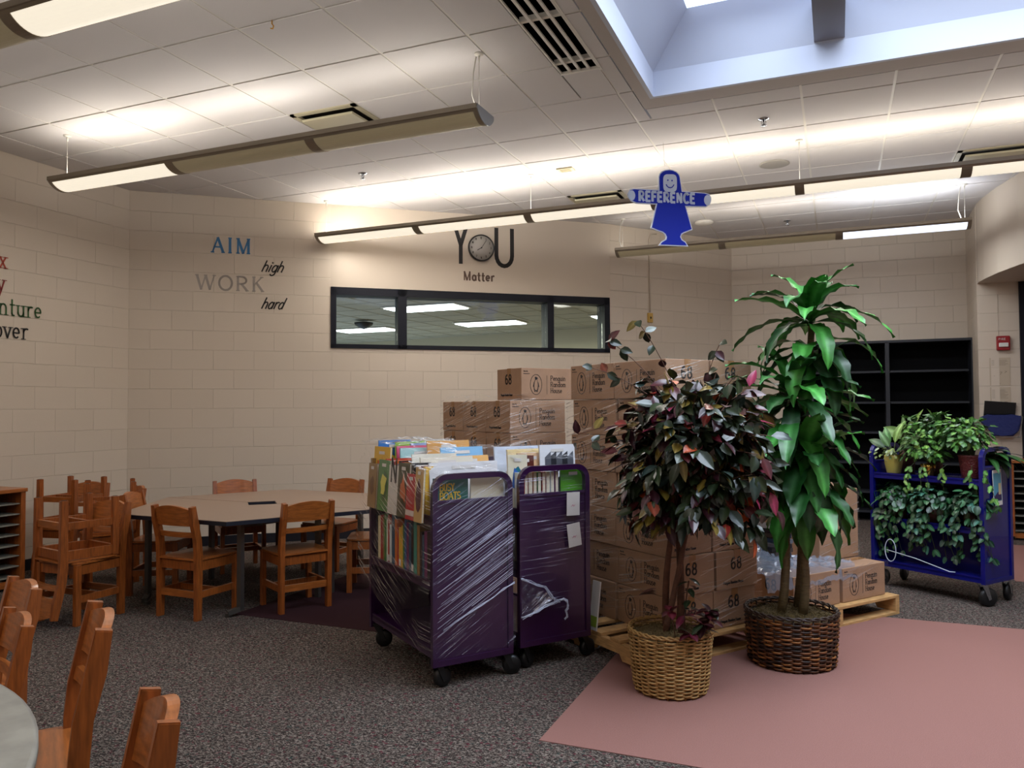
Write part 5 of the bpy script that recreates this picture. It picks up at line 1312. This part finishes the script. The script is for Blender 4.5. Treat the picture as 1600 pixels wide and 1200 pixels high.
for k in range(9):      # poinsettia sprigs at the foot
    a = rnd.uniform(-2.4, .4); p = V_((.08+.09*cos(a), -.05+.09*sin(a), .29)); tip = p+V_((.04*cos(a), .04*sin(a), rnd.uniform(.04, .14)))
    mb.tube([p, tip], .003, 4)
    for q in range(5):
        d_ = V_((rnd.uniform(-1, 1), rnd.uniform(-1, .6), rnd.uniform(-.5, .5))); Lf.add(tip, d_, V_((0, 0, 1)), rnd.uniform(.06, .09), .045, srgb(rnd.choice(['3a0914', '470c18', '2c0812', '222e1a', '4a0e20'])), .5, .12, 4)
tip = V_((.1, -.02, .5)); mb.tube([V_((.05, 0, .3)), V_((.08, -.02, .42)), V_((.1, -.02, .55))], .004, 5)
for q in range(9): Lf.add(V_((.1, -.02, .42+.018*q)), V_((cos(q*2.3), sin(q*2.3), -.2)), V_((0, 0, 1)), .075, .035, srgb(rnd.choice(['2a3a20', '4a0c1c', '22301c'])), .6, .1, 4)
for q in range(4): Lf.add(V_((-.06, -.02, .50-.01*q)), V_((-1, -.3, -.2+.1*q)), V_((0, 0, 1)), .1, .04, srgb('4a1418'), .5, .1, 4)
mb.build('sprig_stems', BARK, t); Lf.build('sprig_leaves', LEAF, t)
# ---- dracaena
t = thing('dracaena_tree', 'tall artificial plant with long glossy green strap leaves in a dark wicker basket', 'tree', (-.26, 4.65, .003))
basket(t, .285, .225, .245, 24, 30, .0115, ['5a3214', '3a1f0e', '7a4820', '2a1609', '96602c', '4a2a12'], mat('wicker_dark_rim', '2c1a0e', .5), 7)
moss(t, .225, .255, 8, '57451f')
rnd = random.Random(77)
TR = mat('cane_trunk', '6b5a3a', .7, noise=.35, nscale=20, bump=.5, bscale=50, stretch=(1, 1, 6))
HD = [V_((.12, .10, 1.88)), V_((.03, .0, 1.46)), V_((.10, -.04, 1.12))]
for (b0, hd) in (((-.05, -.06), HD[1]), ((.03, .05), HD[0]), ((.06, -.05), HD[2])):
    P_ = [V_((b0[0]*(1-k/8)+hd.x*(k/8), b0[1]*(1-k/8)+hd.y*(k/8), .25+(hd.z-.25)*k/8))+V_((.012*sin(k), .01*cos(k*1.3), 0)) for k in range(9)]
    MB().tube(P_, [.026-.001*k for k in range(9)], 10).build('trunk', TR, t)
Lf = Leaves(); GC = ['205a1c', '2c7024', '184818', '3a8430', '113a14', '327826']
def rosette(hd, n, elev0, elev1, L0, L1, curl0, curl1, w0=.085, w1=.125):
    for k in range(n):
        a = k*2.399+rnd.uniform(-.3, .3); e = elev0+(elev1-elev0)*k/(n-1)+rnd.uniform(-.12, .12)
        d_ = V_((cos(a)*cos(e), sin(a)*cos(e), sin(e))); c_ = srgb(rnd.choice(GC))
        p = hd+V_((0, 0, .05*sin(e)))
        Lf.add(p, d_, V_((0, 0, 1)), rnd.uniform(L0, L1), rnd.uniform(w0, w1), c_, rnd.uniform(curl0, curl1), .22, 12, 'strap', tuple(min(1, q*1.9+.03) for q in c_), wav=.009)
rosette(HD[0], 26, 1.35, -.1, .36, .52, .5, 2.0)
rosette(HD[0]+V_((0, 0, -.15)), 16, .5, -.6, .36, .48, .7, 2.0)
rosette(HD[1], 26, 1.1, -.5, .36, .52, .6, 2.0)
rosette(HD[1]+V_((0, 0, -.14)), 20, .3, -.9, .36, .52, .4, 1.6)
rosette(HD[2], 24, 1.0, -.7, .32, .48, .6, 2.0)
rosette(HD[2]+V_((0, 0, -.12)), 16, .1, -.9, .36, .5, .4, 1.4)
Lf.build('foliage', LEAFD, t)

# ================================================================= blue cart with plants
BO = Vector((.934, 6.342, 0))     # near right corner (local frame: X=U, Y=V)
def bt(x, y, z=0): return BO+U2*x+V2*y+Vector((0, 0, z))
dO = BO-O2
sB, tB = dO.dot(U2), dO.dot(V2)
bcart = cart('blue metal book cart holding potted plants at the right', sB, tB, .38, .88, 1.12, BLUEM, (.2, .54, .885), .065, CHROME, hole=(.98, 1.06), zb=.16)
mb = MB(); mb.box((.33, .44, .72), (.008, .84, .35)); mb.box((.2, .44, .37), (.008, .84, .36)); mb.build('back_panel', BLUEM, bcart)
o = thing('postcard', 'blue and purple picture card taped on the end of the blue cart', 'card', bt(.12, -.005, .7), (0, -.05, ANG))
MB().box((.06, 0, .13), (.115, .0015, .255)).build('card', PAPER, o)
MB().box((.06, -.0012, .135), (.1, .0008, .2)).build('picture', mat('card_blue', '4f8ea6', .4), o); MB().prism([(.015, .04), (.105, .04), (.105, .08), (.06, .1), (.015, .07)], -.0028, -.0018).build('picture_base', mat('card_purple', '2a1c4e', .4), o); MB().box((.085, -.0034, .12), (.03, .0008, .08)).build('picture_tower', mat('card_cream', 'c8b48a', .4), o)
mb = MB(); mb.box((.18, -.003, .93), (.02, .004, .045)); mb.build('lock', CHROME, bcart)
t = thing('wire_plant_stake', 'white wire ring with a straight rod lying in the bottom of the blue cart', 'wire stake', bt(-.02, .7, .30), ANG)
mb = MB(); mb.tube([(.0, .05*cos(a)*.9, .085*sin(a)) for a in [2*pi*k/32 for k in range(32)]], .0035, 6, closed=True)
mb.tube([(0, .03, 0), (.0, -.2, -.03), (.0, -.46, -.085), (.02, -.49, -.085)], .0035, 6); mb.build('wire', mat('white_wire', 'c2c6d6', .3), t)

def pot_plant(nm, label, cat, x, y, z, pot, foliage, base=0):
    t = thing(nm, label, cat, bt(x, y, z), ANG, 'potted plants on the blue cart'); pot(t); foliage(t); return t
def vine(t, n, R3, cen, L0, L1, shape, cols, seed, droop=.5, trail=0, m=None):
    rnd = random.Random(seed); Lf = Leaves(); mb = MB(); cen = V_(cen)
    for k in range(n):
        a = rnd.uniform(0, 2*pi); e = rnd.uniform(-.5, 1); rr = sqrt(max(0, 1-e*e)); q = rnd.uniform(.55, 1)
        p = cen+V_((R3[0]*rr*cos(a)*q, R3[1]*rr*sin(a)*q, R3[2]*e*q))
        out = V_((rr*cos(a), rr*sin(a), e)); d_ = out*.6+V_((rnd.uniform(-.7, .7), rnd.uniform(-.7, .7), -droop+rnd.uniform(-.5, .5)))
        c_ = srgb(rnd.choice(cols)); Lf.add(p, d_, out+V_((0, 0, .8)), rnd.uniform(L0, L1), rnd.uniform(L0, L1)*.72, c_, .3, .12, 5 if shape == 'ivy' else 4, shape, tuple(min(1, v*1.6+.03) for v in c_))
        if k % 6 == 0: mb.tube([V_((0, 0, .1)), (V_((0, 0, .15))+p)/2+V_((0, 0, .05)), p], .0018, 4, caps=False)
    for k in range(trail):
        x = rnd.uniform(-R3[1], R3[1]); P_ = [V_((-.08, x*.6, .1))]
        for i in range(5): P_.append(P_[-1]+V_((-.03+.02*i, x*.08+rnd.uniform(-.02, .02), -.03-.03*i*rnd.random())))
        mb.tube(P_, .0018, 4, caps=False)
        for p in P_[1:]:
            for q in range(2): c_ = srgb(rnd.choice(cols)); Lf.add(p, V_((rnd.uniform(-1, .2), rnd.uniform(-1, 1), -.8)), V_((-1, 0, .4)), rnd.uniform(L0, L1), L0*.8, c_, .3, .12, 4, shape, tuple(min(1, v*1.6+.03) for v in c_))
    mb.build('stems', mat('vine_stem', '3a4a22', .6), t); Lf.build('foliage', m or LEAFD, t)
def pot_lathe(prof, m, nm='pot', n=28):
    def f(t): MB().lathe(prof, n).build(nm, m, t); MB().lathe([(.001, prof[-1][1]-.012), (prof[-1][0]*.85, prof[-1][1]-.012), (prof[-1][0]*.85, prof[-1][1]-.016), (.001, prof[-1][1]-.016)], 20).build('soil', mat('soil', '1c140e', .95), t)
    return f
mat('vine_stem', '3a4a22', .6)
IVY = ['3c6a26', '4c7e30', '2c5420', '5a8a3a', '68903c', '24481c']; DKG = ['16381f', '1d4626', '102c18', '27552e', '2f5f3a']
def yfol(t):
    rnd = random.Random(5); Lf = Leaves(); mb = MB()
    for (d_, L, w_, c_) in ((V_((-.1, -.55, .5)), .24, .1, '54713c'), (V_((-.1, -.2, .9)), .2, .07, '6f8f44'), (V_((-.2, .6, .5)), .16, .07, '2c4a24'), (V_((-.4, .1, .6)), .15, .06, '5a7a4a'), (V_((-.2, -.3, .2)), .2, .08, '32502a'), (V_((0, .3, .8)), .17, .06, '3c6a30')):
        mb.tube([V_((0, 0, .14)), V_((0, 0, .15))+d_*.1], .003, 5); cc = srgb(c_); Lf.add(V_((0, 0, .15))+d_*.1, d_, V_((-.6, 0, .7)), L, w_, cc, .9, .1, 8, 'ovate', tuple(min(1, v*2+.06) for v in cc))
    for k in range(40): c_ = srgb(rnd.choice(['7a8a4a', '5a6a34', '8a9a7a'])); Lf.add(V_((rnd.uniform(-.1, .02), rnd.uniform(-.1, .14), rnd.uniform(.12, .2))), V_((-1, rnd.uniform(-1, 1), rnd.uniform(-1.2, .3))), V_((-1, 0, .5)), rnd.uniform(.025, .045), .022, c_, .3, .1, 4, 'heart')
    mb.build('stems', mat('vine_stem', ''), t); Lf.build('foliage', LEAFD, t)
def ypot(t):
    mb = MB(); g = []
    for z, r_ in ((0, .042), (.01, .046), (.08, .058), (.14, .06), (.145, .056)):
        ring = [mb.bm.verts.new((r_*abs(cos(a))**.6*(1 if cos(a) > 0 else -1), r_*abs(sin(a))**.6*(1 if sin(a) > 0 else -1), z)) for a in [2*pi*k/32+.01 for k in range(32)]]; g.append(ring)
    for A, B in zip(g, g[1:]):
        for k in range(32): f_ = mb.bm.faces.new((A[k], A[(k+1) % 32], B[(k+1) % 32], B[k])); f_.smooth = True
    mb.bm.faces.new(g[0]); mb.build('pot', mat('yellow_glaze', 'a79a4c', .25, coat=.4), t)
    MB().lathe([(.001, .135), (.045, .135), (.045, .13), (.001, .13)], 16).build('soil', mat('soil', '1c140e', .95), t)
pot_plant('potted_plant', 'plant with large veined leaves in a squared yellow pot on the blue cart', 'plant', .09, .73, .888, ypot, yfol)
gp = mat('brass_pot', 'b08a3a', .18, metal=.9)
pot_plant('potted_ivy', 'light green ivy in a shiny brass pot on the top shelf of the blue cart', 'plant', .09, .45, .888, pot_lathe([(.03, 0), (.04, .01), (.05, .06), (.055, .09)], gp), lambda t: vine(t, 250, (.14, .18, .15), (-.02, .02, .2), .035, .06, 'ivy', IVY, 12, trail=4))
pot_plant('potted_ivy', 'bushy ivy in a dark red basket pot at the right of the blue cart', 'plant', .12, .15, .888, pot_lathe([(.055, 0), (.06, .01), (.07, .1), (.08, .16), (.084, .17)], mat('red_basket', '5a1814', .45, noise=.4, nscale=60, bump=1, bscale=90)), lambda t: vine(t, 330, (.15, .22, .15), (.0, .05, .30), .04, .065, 'ivy', IVY+['3c6a26'], 13, trail=3))
pot_plant('potted_ivy', 'tall ivy clump at the back middle of the blue cart top shelf', 'plant', .26, .5, .888, pot_lathe([(.05, 0), (.06, .12)], mat('clay_pot', '4a2418', .6)), lambda t: (vine(t, 230, (.13, .26, .14), (-.04, 0, .34), .045, .075, 'ivy', IVY, 14)))
def bigleaf(t):
    Lf = Leaves(); mb = MB(); rnd = random.Random(8)
    for k in range(26):
        a = rnd.uniform(-2.4, .4); e = rnd.uniform(.1, .9); d_ = V_((cos(a)*cos(e), sin(a)*cos(e), sin(e))); c_ = srgb(rnd.choice(['1c3a1c', '24481f', '16301a', '2c5624']))
        Lf.add(V_((0, 0, .14)), d_, V_((0, 0, 1)), rnd.uniform(.2, .34), rnd.uniform(.045, .07), c_, rnd.uniform(1.0, 1.9), .15, 8, 'strap')
    Lf.build('foliage', LEAFD, t)
pot_plant('potted_plant', 'dark plant with long drooping leaves over the right end of the blue cart', 'plant', .27, .12, .888, pot_lathe([(.05, 0), (.065, .13)], mat('clay_pot', '')), bigleaf)
def upleaf(t):
    Lf = Leaves()
    for (d_, L, w_, c_) in ((V_((-.1, -.5, 1)), .26, .05, '5f7a24'), (V_((0, .25, .8)), .2, .05, '3c5a1c'), (V_((-.1, .9, .35)), .24, .09, '6f9050'), (V_((0, -.2, .9)), .18, .05, '4a6a20')):
        cc = srgb(c_); Lf.add(V_((0, 0, .28)), d_, V_((-1, 0, .2)), L, w_, cc, .5, .2, 8, 'ovate', tuple(min(1, v*1.7+.05) for v in cc))
    Lf.build('foliage', LEAFD, t)
pot_plant('potted_plant', 'plant with one upright yellow green leaf above the ivy', 'plant', .26, .72, .888, pot_lathe([(.05, 0), (.06, .2)], mat('clay_pot', '')), upleaf)
for i, (x, y, sd, tr_, lb) in enumerate(((.10, .70, 21, 5, 'dark heart leaved vine at the left of the middle shelf of the blue cart'), (.10, .42, 22, 6, 'dark heart leaved vine in the centre of the middle shelf of the blue cart'), (.12, .15, 23, 6, 'dark heart leaved vine at the right of the middle shelf of the blue cart'))):
    pot_plant('potted_vine', lb, 'plant', x, y, .543, pot_lathe([(.05, 0), (.06, .1)], mat('clay_pot', '')), lambda t: vine(t, 190+40*(i > 0), (.14, .18, .13), (-.03, 0, .16), .042, .068, 'heart', DKG+(['2f6a30'] if i == 0 else ['3a6a58']), sd, droop=.8, trail=tr_+2, m=LEAFD))
